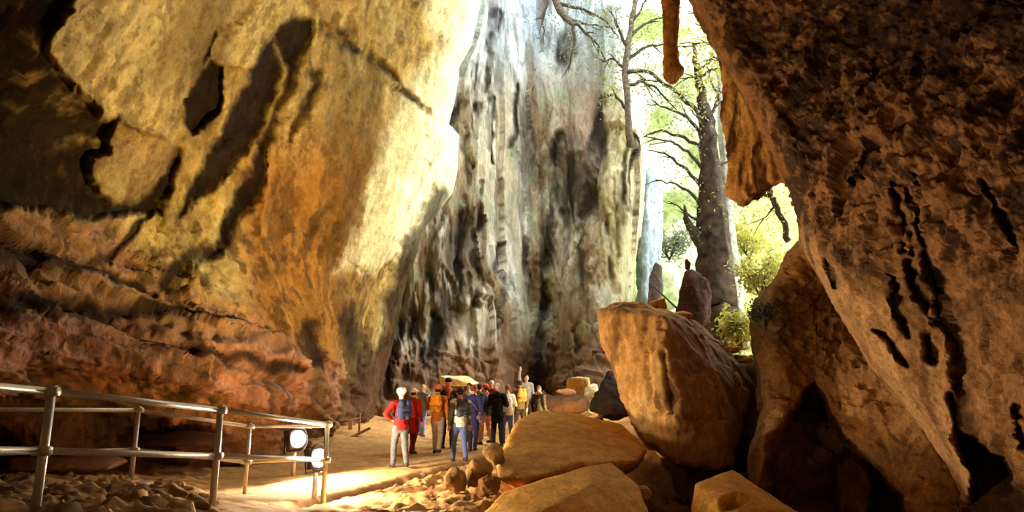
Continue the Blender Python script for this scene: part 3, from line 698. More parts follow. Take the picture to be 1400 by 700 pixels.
# dark broken stump-like rock and grey pillar seen over the boulder
rock('rock', 'dark brown leaning rock standing behind the big boulder, small knob on its tip', pp((924,440,21),(928,400,21),(936,372,21),(946,366,21),(968,384,21),(974,400,21),(962,440,20.6),(950,460,20.6),(926,450,23),(970,440,23),(948,372,22.4)),
     0.05, 0.10, std_rock_col((74, 50, 38), (86, 60, 44), (40, 28, 22), 860, 0.6, 1.5), M_RIGHT, seed=62, cat='rock')
pebble('small dark knob perched on the leaning dark rock', 940, 362, 10, 20, 21.3, 63, (74, 46, 32), cat='rock', name='rock', amp=0.03)

# ------------------------------------------------------------------ tubes
def tube(path, radii, seg=8, cap=True, squash=None):
    """verts, faces of a tapering tube along a path of points"""
    P = [Vector(p) for p in path]; vs, fs = [], []
    prev = None
    for i, p in enumerate(P):
        t = (P[min(i+1, len(P)-1)]-P[max(i-1, 0)]).normalized()
        if prev is None:
            u = t.cross(Vector((0, 0, 1)) if abs(t.z) < 0.9 else Vector((1, 0, 0))).normalized()
        else: u = (prev - t*prev.dot(t)).normalized()
        prev = u; v = t.cross(u)
        r = radii[i] if hasattr(radii, '__len__') else radii
        for j in range(seg):
            a = 2*math.pi*j/seg; vs.append(p + (u*math.cos(a)+v*math.sin(a))*r)
    for i in range(len(P)-1):
        for j in range(seg): fs.append([i*seg+j, i*seg+(j+1) % seg, (i+1)*seg+(j+1) % seg, (i+1)*seg+j])
    if cap: fs.append(list(range(seg-1, -1, -1))); fs.append([(len(P)-1)*seg+j for j in range(seg)])
    return vs, fs
def join(*parts):
    vs, fs = [], []
    for v, f in parts:
        o = len(vs); vs += list(v); fs += [[i+o for i in q] for q in f]
    return vs, fs
def boxvf(c, d, rot=None):
    c = Vector(c); vs = []
    for sx in (-1, 1):
        for sy in (-1, 1):
            for sz in (-1, 1):
                q = Vector((sx*d[0]/2, sy*d[1]/2, sz*d[2]/2))
                if rot: q = rot @ q
                vs.append(c+q)
    return vs, [[0,1,3,2],[4,6,7,5],[0,4,5,1],[2,3,7,6],[0,2,6,4],[1,5,7,3]]
def put(name, vf, mat, parent=None, base=None, bevel=0.0, smooth=True):
    """one mesh object from verts and faces given in world (or parent) coordinates"""
    vs, fs = vf; b = Vector(base) if base is not None else Vector((0, 0, 0))
    me = bpy.data.meshes.new(name); me.from_pydata([tuple(Vector(v)-b) for v in vs], [], fs); me.update()
    if bevel:
        bm = bmesh.new(); bm.from_mesh(me); bmesh.ops.recalc_face_normals(bm, faces=bm.faces)
        bmesh.ops.bevel(bm, geom=list(bm.edges), offset=bevel, segments=2, affect='EDGES', profile=0.6); bm.to_mesh(me); bm.free()
    o = link(name, me, mat, parent, smooth and not bevel)
    return o

def capsule(p0, p1, r0, r1, seg=14, sq=1.0, rings=4, hem=False):
    """closed tapered capsule; sq flattens it front to back"""
    p0, p1 = Vector(p0), Vector(p1); t = (p1-p0)
    L_ = t.length; t = t.normalized() if L_ > 1e-6 else Vector((0, 0, 1))
    u = t.cross(Vector((0, 1, 0)) if abs(t.y) < 0.9 else Vector((1, 0, 0))).normalized(); v = t.cross(u)
    rows = []
    for k in range(1, rings+1): a = math.pi/2*(1-k/rings); rows.append((p0 - t*r0*math.sin(a)*(0.02 if hem else 1), r0*math.cos(a)**(0.2 if hem else 1)))
    for k in range(rings): a = math.pi/2*k/rings; rows.append((p1 + t*r1*math.sin(a), r1*math.cos(a)))
    vs = [p0 - t*r0*(0.02 if hem else 1)]; fs = []
    for c, r in rows:
        for j in range(seg):
            a = 2*math.pi*j/seg; d = (u*math.cos(a)+v*math.sin(a))*r; d.y *= sq; vs.append(c+d)
    vs.append(p1 + t*r1); n = len(rows)
    for j in range(seg): fs.append([0, 1+(j+1) % seg, 1+j])
    for i in range(n-1):
        for j in range(seg): fs.append([1+i*seg+j, 1+i*seg+(j+1) % seg, 1+(i+1)*seg+(j+1) % seg, 1+(i+1)*seg+j])
    for j in range(seg): fs.append([1+(n-1)*seg+j, 1+(n-1)*seg+(j+1) % seg, len(vs)-1])
    return vs, fs
def ellipsoid(c, r, seg=14, rings=10):
    vs, fs = capsule((0, 0, -1e-4), (0, 0, 1e-4), 1, 1, seg, 1, rings//2)
    c = Vector(c); return [Vector((v.x*r[0], v.y*r[1], v.z*r[2]))+c for v in vs], fs

# ------------------------------------------------------------------ railings
def railing(label, posts, left_ext, height, mid, r, group, end_ext=None, radius_rail=None):
    """posts: (px, py at foot, Y); rails run past the first post to left_ext"""
    feet = [V(*p) for p in posts]
    root = empty('metal_railing', feet[0]); tag(root, label, 'railing', group)
    b = feet[0]
    for f in feet:
        put('post', tube([f-Vector((0, 0, 0.15)), f+Vector((0, 0, height+0.02))], r, 12), M_METAL, root, b)
        for h in (height-0.03, mid):
            put('bracket', tube([f+Vector((-0.07, -r*0.6, h)), f+Vector((0.07, -r*0.6, h+0.0))], r*1.15, 10), M_METAL, root, b)
    line = [feet[0]+Vector(left_ext)] + feet + ([feet[-1]+Vector(end_ext)] if end_ext else [])
    for i in range(len(line)-1):
        for nm, h in (('top_rail', height-0.03), ('middle_rail', mid)):
            put(nm, tube([line[i]+Vector((0, 0.0, h)), line[i+1]+Vector((0, 0.0, h))], radius_rail or r*0.85, 12), M_METAL, root, b)
    return root
railing('nearer metal railing with three thick posts along the bottom left', [(47,706,5.75),(290,692,7.5),(442,682,9.7)], (-1.2, -2.6, 0.25), 1.04, 0.52, 0.036, 'metal railings')
railing('farther thin metal railing running behind the nearer one', [(178,664,9.2),(334,676,10.3)], (-2.2, -1.6, 0.05), 1.01, 0.46, 0.030, 'metal railings', end_ext=(0.85, 1.1, -0.05))
# concrete footing under the farther post
M_CONC = plain_mat('rough_concrete', (176, 156, 122), 0.9, 0, 0.3, 20, 0.6)
q = V(180, 668, 9.15)
fo = put('footing_block', boxvf((0, 0, 0), (0.42, 0.34, 0.16)), M_CONC, None, None, bevel=0.03); fo.location = q
tag(fo, 'rough concrete block at the foot of the farther railing post', 'footing')
# short barrier at the far side of the path
b0 = V(491, 590, 18.5)
br = tag(empty('barrier', b0), 'short wooden barrier with a hanging pale plate beyond the lamps', 'barrier')
M_WOOD = plain_mat('weathered_wood', (150, 112, 66), 0.85, 0, 0.3, 12, 0.4)
M_PLATE = plain_mat('pale_board', (216, 196, 140), 0.8, 0, 0.1, 8, 0.1)
put('post', tube([b0-Vector((0, 0, 0.1)), V(492, 565, 18.5)], 0.03, 8), M_WOOD, br, b0)
put('rail', tube([V(464, 578, 18.3), V(493, 571, 18.5)], 0.025, 8), M_WOOD, br, b0)
put('plate', boxvf(V(479, 581, 18.35), (0.11, 0.02, 0.26)), M_PLATE, br, b0, bevel=0.005)
pk = put('plank', boxvf((0, 0, 0), (1.0, 0.16, 0.06)), M_WOOD, None, None, bevel=0.01)
pk.location = V(482, 597, 18.0); pk.rotation_euler = (0, -0.45, 0.3)
tag(pk, 'tilted wooden plank edging the path below the short barrier', 'plank')

# ------------------------------------------------------------------ floodlights
M_HOUSE = plain_mat('lamp_housing', (70, 66, 62), 0.5, 0.6, 0.1, 20, 0.05)
M_STAND = plain_mat('white_lamp_post', (214, 212, 206), 0.5, 0.1, 0.1, 20, 0.05)
def floodlight(label, pos, aim, size, energy, color, cone=150, glow=60.0, foot=None, blend=0.6, soft=0.12):
    pos = Vector(pos); d = (Vector(aim)-pos).normalized()
    q = d.to_track_quat('-Z', 'Y'); R = q.to_matrix()
    base = Vector((pos.x, pos.y, foot if foot is not None else gz(pos.x, pos.y)))
    root = tag(empty('floodlight', base), label, 'floodlight', 'cave floodlights')
    w_, h_, t_ = size, size*0.75, size*0.35
    put('housing', boxvf(pos - d*t_*0.55, (w_*1.12, h_*1.15, t_), R), M_HOUSE, root, base, bevel=size*0.05)
    dv_, df_ = ellipsoid((0, 0, 0), (w_*0.48, h_*0.52, size*0.30), 18, 10)
    put('lens', ([pos - d*0.03 + R @ v for v in dv_], df_), emit_mat('lamp_glass', color, glow), root, base)
    put('rim', tube([pos - d*0.03, pos + d*0.015], w_*0.60, 20, False), M_HOUSE, root, base)
    side = R @ Vector((1, 0, 0)); back = pos - d*t_*0.5
    br_ = [back + side*w_*0.62, back + side*w_*0.62 - Vector((0, 0, h_*0.75)), back - side*w_*0.62 - Vector((0, 0, h_*0.75)), back - side*w_*0.62]
    put('bracket', tube(br_, 0.016, 8), M_HOUSE, root, base)
    put('stand', tube([Vector((back.x, back.y, base.z-0.12)), back - Vector((0, 0, h_*0.75))], 0.035, 10), M_STAND, root, base)
    ld = bpy.data.lights.new('floodlight_beam', 'SPOT'); ld.energy = energy; ld.color = color; ld.spot_size = math.radians(cone); ld.spot_blend = blend; ld.shadow_soft_size = soft
    lo_ = bpy.data.objects.new('floodlight_beam', ld); COL.objects.link(lo_); lo_.parent = root
    lo_.location = pos + d*size*0.42 - base; lo_.rotation_mode = 'QUATERNION'; lo_.rotation_quaternion = q
    return root
WARM = (1.0, 0.72, 0.36)
WHITE = (1.0, 0.86, 0.68)
qa = V(408, 600, 12.6); qb = V(437, 626, 10.1)
floodlight('glaring white floodlight on a white post behind the railings', qa, qa+Vector((0.95, -0.42, 0.12)), 0.40, 1700, WHITE, 179, 60, blend=0.25)
floodlight('low glaring floodlight beside the last post of the nearer railing', qb, qb+Vector((0.95, -0.42, 0.14)), 0.34, 600, WHITE, 179, 60, blend=0.25)
# unseen lamps added near the viewer to brighten the left wall and right face
floodlight('added unseen floodlight near the viewer turned up at the left wall', (1.9, 6.6, 0.35), V(440, 220, 14), 0.34, 7000, (1.0, 0.78, 0.40), 70, 40, blend=1.0)
floodlight('added unseen floodlight near the railings turned up at the right face', (-1.9, 5.2, 0.35), V(1180, 470, 9), 0.34, 1100, (1.0, 0.74, 0.44), 80, 40, blend=1.0)
floodlight('assumed small unseen floodlight added behind the flat slab to wash the back cliff', (1.9, 17.6, gz(1.9, 17.6)+0.35), V(740, 470, 27), 0.26, 900, (1.0, 0.76, 0.42), 130, 40)  # assumed lamp out of sight, added to light the cliff foot and pale rocks

# ------------------------------------------------------------------ plants
def leaf_mat(name, rgb, trans=0.4):
    m, N, L, b = new_mat(name)
    tc = N.new('ShaderNodeTexCoord'); n = N.new('ShaderNodeTexNoise'); n.inputs['Scale'].default_value = 1.5
    L.new(tc.outputs['Object'], n.inputs['Vector'])
    r = N.new('ShaderNodeValToRGB'); c = lin(rgb); r.color_ramp.elements[0].color = (*(c*0.6), 1); r.color_ramp.elements[1].color = (*np.clip(c*1.25, 0, 1), 1)
    r.color_ramp.elements[0].position = 0.3; r.color_ramp.elements[1].position = 0.7
    L.new(n.outputs['Fac'], r.inputs['Fac']); L.new(r.outputs['Color'], b.inputs['Base Color'])
    b.inputs['Roughness'].default_value = 0.7
    t = N.new('ShaderNodeBsdfTranslucent'); L.new(r.outputs['Color'], t.inputs['Color'])
    mx = N.new('ShaderNodeMixShader'); mx.inputs[0].default_value = trans
    L.new(b.outputs[0], mx.inputs[1]); L.new(t.outputs[0], mx.inputs[2]); L.new(mx.outputs[0], N['Material Output'].inputs['Surface'])
    return m
M_LEAF = leaf_mat('green_leaf', (136, 140, 84)); M_LEAFY = leaf_mat('yellow_green_leaf', (170, 164, 70)); M_LEAFD = leaf_mat('grey_green_leaf', (128, 134, 100))
def leaves(name, centres, spread, n, size, mat, parent, base, seed):
    rng = np.random.default_rng(seed); c = np.array([tuple(v) for v in centres])
    P = c[rng.integers(0, len(c), n)] + rng.normal(0, 1, (n, 3))*spread - np.array(base)
    a = rng.normal(0, 1, (n, 3)); a /= np.linalg.norm(a, axis=1, keepdims=True)
    b = np.cross(a, rng.normal(0, 1, (n, 3))); b /= np.linalg.norm(b, axis=1, keepdims=True)
    s = size*rng.uniform(0.6, 1.4, (n, 1))
    vs = np.stack([P-a*s, P+b*s*0.4, P+a*s, P-b*s*0.4], 1).reshape(-1, 3)
    me = mesh_np(name, vs, np.arange(4*n).reshape(-1, 4)); o = link(name, me, mat, parent, False); o['kind'] = 'stuff'
    return o
def wpath(pts, Y, wob, rng, sub=4):
    """pixel polyline at distance Y -> wobbly world path"""
    P = [Vector(PX(p[0], p[1], p[2] if len(p) > 2 else Y)) for p in pts]; out = []
    for i in range(len(P)-1):
        for k in range(sub): out.append(P[i].lerp(P[i+1], k/sub))
    out.append(P[-1])
    for i in range(1, len(out)-1): out[i] = out[i] + Vector((rng.uniform(-1, 1), rng.uniform(-1, 1), rng.uniform(-1, 1)))*wob
    return out
def tree(label, trunk, rad, Y, branches, group=None, leafc=None, mat=None, bmat=None, seed=0, twigs=2, name='tree', lspread=0.5):
    rng = random.Random(seed); s = Y/FPX
    base = V(*trunk[0][:2], Y); root = tag(empty(name, base), label, 'tree', group)
    tp = wpath(trunk, Y, 0.05, rng, 5)
    rr = np.interp(np.linspace(0, 1, len(tp)), np.linspace(0, 1, len(rad)), rad)*s
    vs, fs = tube(tp, list(rr), 14)
    for i, v in enumerate(vs):
        a = i % 14; vs[i] = v + (v-tp[i//14])*0.18*math.sin(a*2.7+0.3*(i//14))
    put('trunk', (vs, fs), mat or M_BARK, root, base)
    for b in branches:
        w_ = b[0]; bp_ = wpath(b[1], Y, 0.06, rng, 4)
        n = len(bp_); parts = [tube(bp_, [w_*s*(1-0.75*i/(n-1)) for i in range(n)], 7)]
        for k in range(twigs):
            i = rng.randint(n//3, n-2); d = (bp_[i+1]-bp_[i]).normalized()
            e = bp_[i] + (d + Vector((rng.uniform(-.6, .6), rng.uniform(-.6, .6), rng.uniform(-.7, .5)))).normalized()*rng.uniform(0.4, 1.0)
            parts.append(tube([bp_[i], bp_[i].lerp(e, 0.5)+Vector((0, 0, rng.uniform(-.08, .08))), e], [w_*s*0.4, w_*s*0.3, w_*s*0.12], 5))
        put('branch', join(*parts), bmat or M_TWIG, root, base)
    if leafc:
        cs = []
        for b in branches: cs += wpath(b[1], Y, 0.1, rng, 5)[3:]
        leaves('foliage', cs, lspread, leafc[0], leafc[1], leafc[2], root, base, seed)
    return root
tree('thick grey trunk standing in the gorge mouth with drooping bare branches to its left',
     [(982,478),(979,440),(977,400),(976,340),(974,280),(970,220),(966,170),(960,130),(952,90),(948,60)], [34,29,26,23,17,13,11,7,4,2], 29,
     [(11,[(968,345),(952,322),(942,306),(936,296)]),(3.2,[(962,205),(935,188),(905,178),(888,182)]),(3,[(962,232),(940,208),(915,192),(880,186)]),(3,[(964,258),(938,232),(915,212),(885,205)]),
      (3,[(964,292),(950,268),(925,252),(896,246)]),(2.4,[(962,310),(940,290),(915,275)]),(4,[(966,172),(950,150),(930,128),(902,112),(876,108)]),(4,[(966,168),(978,146),(984,120)]),(3,[(962,186),(940,160),(910,146),(885,142)]),(2.5,[(974,240),(992,222),(1004,216)])],
     None, (900, 0.07, M_LEAFD), M_BARK_PALE, M_TWIG, 5, 2)
tree('slender pale trunk close behind the right side of the thick grey trunk',
     [(1008,476),(1001,400),(994,300),(991,200),(987,130),(984,50)], [15,12,9,8,6,4], 30.2,
     [(3,[(991,190),(1004,172),(1012,150)]),(2.6,[(989,150),(975,120),(966,90)]),(2.4,[(986,100),(1000,74),(1010,50)])],
     None, (500, 0.08, M_LEAFD), plain_mat('pale_bark', (150, 146, 128), 0.95, 0, 0.35, 4, 0.9, 0.1), M_TWIG, 15, 2)
tree('tangled dark roots hanging over the top of the pale cliff',
     [(742,-40),(756,-5),(770,20),(786,34)], [7,6,5,4], 30.5,
     [(3,[(770,20),(796,40),(818,62),(834,92)]),(3,[(760,4),(790,10),(822,24),(846,50)]),(2.6,[(752,-10),(742,24),(744,60)]),(2.6,[(784,34),(786,62),(778,92)]),(2.4,[(776,26),(806,34),(838,38)])],
     None, (900, 0.08, M_LEAFD), M_BARK, M_TWIG, 16, 4)
tree('slim dark tree against the pale fluted cliff at the top of the gorge',
     [(862,200),(858,160),(855,90),(862,40),(872,-20)], [5,4.5,4.5,4,3], 28.6,
     [(3.5,[(856,100),(885,98),(915,118),(940,140),(958,168)]),(3,[(856,85),(880,66),(905,60),(940,66)]),(3,[(858,70),(845,40),(835,10)]),(3,[(860,50),(885,30),(912,24)]),(3,[(856,118),(880,110),(905,128),(925,150)]),
      (2.6,[(856,95),(838,80),(822,84)]),(2.6,[(857,150),(840,130),(826,128)]),(2.6,[(864,30),(880,5),(895,-15)])],
     None, (1700, 0.09, M_LEAF), M_BARK, M_TWIG, 6, 3)
tree('thin bare tree reaching in from behind the right rock face',
     [(1070,150),(1048,120),(1030,80),(1020,30),(1015,-20)], [7,7,6,5,4], 25,
     [(3,[(1036,95),(1005,98),(975,94),(958,106),(930,107)]),(2.6,[(1026,60),(985,62),(955,58),(930,60)]),(2.6,[(1022,35),(985,36),(950,32)]),(2.6,[(1012,96),(978,78),(960,96)]),(2.2,[(1020,20),(980,22),(940,14)])],
     None, (1100, 0.09, M_LEAFY), M_BARK, M_TWIG, 7, 3)
tree('small twisted tree with dark twigs under the hanging orange rock',
     [(1078,330),(1066,290),(1052,262),(1046,250)], [4,4,3.5,3], 22,
     [(2.6,[(1060,272),(1040,266),(1020,272),(1004,270)]),(2.2,[(1056,262),(1038,256),(1022,258)]),(2.2,[(1052,252),(1040,244),(1026,246)]),(2.2,[(1064,280),(1052,290),(1040,300)])],
     None, (500, 0.06, M_LEAFY), M_BARK, M_TWIG, 8, 2)
def shrub(label, px, py, Y, rpx, n, mat, seed, size=0.10):
    s = Y/FPX; rng = random.Random(seed); base = V(px, py+rpx, Y); root = tag(empty('shrub', base), label, 'shrub', 'shrubs on the bright slope')
    cs = []
    for k in range(7):
        a = rng.uniform(0, 6.28); e = base + Vector((math.cos(a)*rpx*s*0.8, math.sin(a)*rpx*s*0.8, rpx*s*rng.uniform(0.7, 1.9)))
        m_ = base.lerp(e, 0.5)+Vector((0, 0, 0.1)); put('stem', tube([base, m_, e], [0.04, 0.03, 0.012], 5), M_TWIG, root, base)
        cs += [m_, e, e.lerp(m_, 0.5)]
    leaves('foliage', cs, rpx*s*0.28, n, size, mat, root, base, seed)
shrub('yellow shrub on the slope just left of the mossy rock', 1040, 378, 26, 30, 1500, M_LEAFY, 71)
shrub('yellow green shrub at the right foot of the thick grey trunk', 1012, 452, 23, 24, 1300, M_LEAFY, 72)
shrub('loose green shrub on the slope right of the thick grey trunk', 1025, 320, 34, 34, 1400, M_LEAFY, 73, 0.13)
shrub('pale green shrub left of the thick grey trunk', 915, 330, 36, 26, 1000, M_LEAFD, 74, 0.13)
shrub('dark green tuft on the mossy rock at the mouth of the gorge', 1046, 432, 13.0, 18, 900, leaf_mat('dark_moss_leaf', (74, 70, 40)), 75, 0.035)
# bluish pillar and small dark rock behind the boulder
rock('rock_pillar', 'tall blue grey rock pillar standing in the gorge mouth left of the thick trunk', pp((868,470,33),(872,330,33),(878,250,33.4),(888,226,33.6),(900,232,33.8),(905,270,34),(902,380,34),(898,470,34),(880,360,32.4),(886,250,32.8),(884,470,32.2),(880,470,36),(900,300,36),(884,235,35)),
     0.11, 0.2, std_rock_col((150, 166, 172), (176, 190, 196), (92, 100, 104), 870, 0.5, 0.8), M_GORGE, seed=64, cat='rock')
rock('rock', 'small dark upright rock right of the blue grey pillar', pp((884,440,26),(888,380,26),(896,358,26),(904,364,26),(906,400,26),(900,440,25.8),(890,440,27.4),(902,380,27.2)),
     0.05, 0.08, std_rock_col((98, 86, 78), (112, 100, 90), (56, 46, 42), 872, 0.5, 1.5), seed=65, cat='rock')
po = put('handrail', tube([V(894, 392, 24), V(928, 424, 23)], 0.035, 8), M_TWIG, None, V(928, 424, 23)); po.location = V(928, 424, 23)
tag(po, 'thin dark sloping handrail leading to the leaning dark rock', 'handrail')

# ------------------------------------------------------------------ people
M_SKIN = plain_mat('skin', (214, 160, 124), 0.55, 0, 0.08, 30, 0.05)
M_EYE = plain_mat('dark_eye', (40, 30, 26), 0.3, 0, 0.1, 30, 0.0)
M_LIP = plain_mat('lip', (170, 98, 84), 0.5, 0, 0.1, 30, 0.0)
_cloth = {}
def cloth(rgb):
    if rgb not in _cloth: _cloth[rgb] = plain_mat('cloth_%02x%02x%02x' % rgb, rgb, 0.85, 0, 0.18, 18, 0.4, 0.15)
    return _cloth[rgb]
def wrinkle(me, amp, seed):
    P, N = coords(me), normals(me)
    P = P + N*(amp*fbm(P, (9, 9, 14), 3, seed))[:, None]
    me.vertices.foreach_set('co', P.astype(np.float32).ravel()); me.update()
def person(label, px, py, Y, face, jacket, trousers, height=1.72, hair=(60, 42, 30), head='hair', hat=None, stride=0.12, arms=('down', 'down'),
           pack=None, collar=None, coat=False, shoes=(60, 50, 44), vest=None, lean=0.0, shoulder_bag=None, headdrop=0.0, foot_z=None):
    k = height/1.75*0.94; seed = int(px*7) % 900
    foot = V(px, py, Y); x, y = foot.x, foot.y; z = (gz(x, y) if foot_z is None else foot_z)
    sd = stride
    hipz = 0.90 - abs(sd)*0.12
    J = dict(pel=(0, 0, hipz+0.04), ch=(0, lean*0.5, hipz+0.36), nk=(0, lean, hipz+0.585), hd=(0, lean+0.03, hipz+0.745-headdrop))
    legs = []
    for sx, dy in ((-1, sd), (1, -sd)):
        hip = Vector((sx*0.085, 0, hipz)); ank = Vector((sx*0.10, dy*1.6, 0.085 + (0.05 if dy < -0.05 else 0)))
        kn = (hip+ank)/2 + Vector((sx*0.005, 0.05+0.25*abs(dy)*0.5, 0.01)); legs.append((hip, kn, ank, sx, dy))
    shz = hipz+0.52
    armj = []
    for sx, a in ((-1, arms[0]), (1, arms[1])):
        sh = Vector((sx*0.185, lean*0.9, shz))
        if a == 'down': el = sh+Vector((sx*0.06, -0.03, -0.27)); wr_ = el+Vector((sx*0.01, 0.07, -0.24))
        elif a == 'bent': el = sh+Vector((sx*0.08, -0.02, -0.26)); wr_ = el+Vector((-sx*0.10, 0.20, 0.05))
        elif a == 'up': el = sh+Vector((sx*0.10, 0.06, 0.22)); wr_ = el+Vector((-sx*0.03, 0.03, 0.25))
        elif a == 'hip': el = sh+Vector((sx*0.20, -0.08, -0.22)); wr_ = el+Vector((-sx*0.16, 0.10, -0.10))
        else: el = sh+Vector((sx*0.10, 0.10, -0.22)); wr_ = el+Vector((-sx*0.16, 0.18, 0.10))
        armj.append((sh, el, wr_, sx))
    hd = Vector(J['hd']); nk = Vector(J['nk']); ch = Vector(J['ch']); pel = Vector(J['pel'])
    B = [capsule(pel, ch, 0.13, 0.135, 16, 0.72), capsule(ch, nk-Vector((0, 0, 0.06)), 0.135, 0.10, 16, 0.72), capsule(nk-Vector((0, 0, 0.08)), hd-Vector((0, 0.02, 0.04)), 0.058, 0.052),
         ellipsoid(hd+Vector((0, -0.005, 0.02)), (0.076, 0.095, 0.105)), capsule(hd+Vector((0, 0.035, -0.03)), hd+Vector((0, 0.055, -0.075)), 0.055, 0.035),
         capsule(hd+Vector((0, 0.088, 0.02)), hd+Vector((0, 0.104, -0.018)), 0.010, 0.016, 8),
         capsule(armj[0][0], armj[1][0], 0.062, 0.062)]
    for sx in (-1, 1): B.append(ellipsoid(hd+Vector((sx*0.077, -0.005, 0.0)), (0.012, 0.022, 0.032), 8, 6))
    for hip, kn, ank, sx, dy in legs:
        B += [capsule(hip, kn, 0.088, 0.055), capsule(kn, ank, 0.056, 0.036), capsule(ank-Vector((0, 0.03, 0.03)), ank+Vector((0, 0.13, -0.05)), 0.036, 0.028)]
    for sh, el, wr_, sx in armj:
        B += [capsule(sh, el, 0.052, 0.040), capsule(el, wr_, 0.040, 0.027)]
        d = (wr_-el).normalized(); s_ = d.cross(Vector((0, 1, 0))) if abs(d.y) < 0.8 else d.cross(Vector((0, 0, 1)))
        s_ = s_.normalized(); nrm = d.cross(s_); palm = wr_ + d*0.055
        B.append(capsule(wr_, wr_+d*0.075, 0.026, 0.034, 10, 0.8))
        for f in range(4):
            b_ = wr_ + d*0.09 + s_*(0.030-0.020*f); l_ = (0.038, 0.045, 0.042, 0.032)[f]
            m_ = b_ + d*l_ + nrm*0.006; B += [capsule(b_-d*0.02, m_, 0.0100, 0.0092, 7, 1, 2), capsule(m_, m_ + d*l_*0.75 + nrm*0.022, 0.0092, 0.008, 7, 1, 2)]
        tb = wr_ + d*0.03 + s_*0.028; tm = tb + d*0.035 + s_*0.028; B += [capsule(tb, tm, 0.012, 0.0105, 7, 1, 2), capsule(tm, tm + d*0.03 + nrm*0.012, 0.0105, 0.009, 7, 1, 2)]
    me = remesh(*join(*B), 0.0115 if Y < 17 else 0.016, 'person', 1); me.materials.append(M_SKIN)
    root = link('person', me); root.location = (x, y, z-0.005); root.rotation_euler = (0, 0, face); root.scale = (k, k, k)
    tag(root, label, 'person', 'visitors on the path')
    def part(name, vf, vox, mat, wr=0.0, sm=1, par=None, lab=None):
        m = remesh(*vf, vox, name, sm)
        if wr: wrinkle(m, wr, seed)
        o = link(name, m, mat, par or root)
        if lab: o['label'] = lab
        return o
    # trousers
    T = [capsule(pel+Vector((0, 0, 0.03)), pel-Vector((0, 0, 0.04)), 0.145, 0.14, 16, 0.78)]
    for hip, kn, ank, sx, dy in legs: T += [capsule(hip, kn, 0.103, 0.074), capsule(kn, ank+Vector((0, 0, 0.02)), 0.074, 0.058)]
    part('trousers', join(*T), 0.016, cloth(trousers), 0.014)
    for hip, kn, ank, sx, dy in legs:
        part('shoe', join(capsule(ank-Vector((0, 0.045, 0.04)), ank+Vector((0, 0.15, -0.05)), 0.046, 0.038), capsule(ank+Vector((0, 0, 0.02)), ank-Vector((0, 0, 0.03)), 0.046, 0.046)), 0.014, cloth(shoes))
    # jacket
    low = pel + Vector((0, 0, -0.09 if not coat else -0.36))
    Jk = [capsule(low, ch, 0.165 if not coat else 0.185, 0.158, 16, 0.85, hem=True), capsule(ch, nk-Vector((0, 0, 0.075)), 0.158, 0.105, 16, 0.8), capsule(armj[0][0], armj[1][0], 0.078, 0.078), capsule(nk-Vector((0, 0, 0.06)), nk-Vector((0, 0, 0.0)), 0.078, 0.070)]
    slv = []
    for sh, el, wr_, sx in armj: slv += [capsule(sh, el, 0.076, 0.060), capsule(el, el.lerp(wr_, 0.95), 0.060, 0.045)]
    if vest is None: part('jacket', join(*(Jk+slv)), 0.016, cloth(jacket), 0.016)
    else:
        part('sleeves', join(*slv), 0.014, cloth(vest), 0.012); part('vest', join(*Jk), 0.016, cloth(jacket), 0.014)
    if collar: part('scarf', join(capsule(nk-Vector((0.03, -0.02, 0.03)), nk+Vector((0.03, 0.02, 0.0)), 0.092, 0.088), capsule(nk+Vector((0, 0.08, -0.02)), nk+Vector((0.02, 0.12, -0.2)), 0.04, 0.045)), 0.014, cloth(collar), 0.01)
    # head cover
    if head in ('hair', 'long'):
        Hh = [ellipsoid(hd+Vector((0, -0.022, 0.040)), (0.088, 0.098, 0.100))]
        if head == 'long': Hh.append(capsule(hd+Vector((0, -0.06, 0.02)), hd+Vector((0, -0.085, -0.16)), 0.078, 0.06, 12, 0.7))
        part('hair', join(*Hh), 0.012, cloth(hair), 0.010)
    elif head == 'helmet':
        hm = part('helmet', join(ellipsoid(hd+Vector((0, -0.008, 0.055)), (0.112, 0.128, 0.095)), capsule(hd+Vector((-0.05, 0.10, 0.035)), hd+Vector((0.05, 0.10, 0.035)), 0.022, 0.022)), 0.013, plain_mat('helmet_shell', hat, 0.35, 0, 0.05, 8, 0.02))
        for sx in (-1, 1): put('strap', tube([hd+Vector((sx*0.098, 0.0, 0.04)), hd+Vector((sx*0.085, 0.03, -0.05)), hd+Vector((0, 0.05, -0.115))], 0.006, 6), cloth((40, 40, 40)), root)
    else:
        part('cap', join(ellipsoid(hd+Vector((0, -0.012, 0.055)), (0.092, 0.108, 0.085)), capsule(hd+Vector((-0.035, 0.10, 0.055)), hd+Vector((0.035, 0.10, 0.055)), 0.035, 0.035, 10, 1.6)), 0.012, cloth(hat))
        part('hair', join(ellipsoid(hd+Vector((0, -0.035, 0.0)), (0.084, 0.075, 0.075))), 0.012, cloth(hair), 0.006)
    for sx in (-1, 1): put('eye', ellipsoid(hd+Vector((sx*0.032, 0.086, 0.022)), (0.012, 0.008, 0.008), 8, 6), M_EYE, root)
    put('mouth', ellipsoid(hd+Vector((0, 0.092, -0.052)), (0.022, 0.006, 0.006), 8, 6), M_LIP, root)
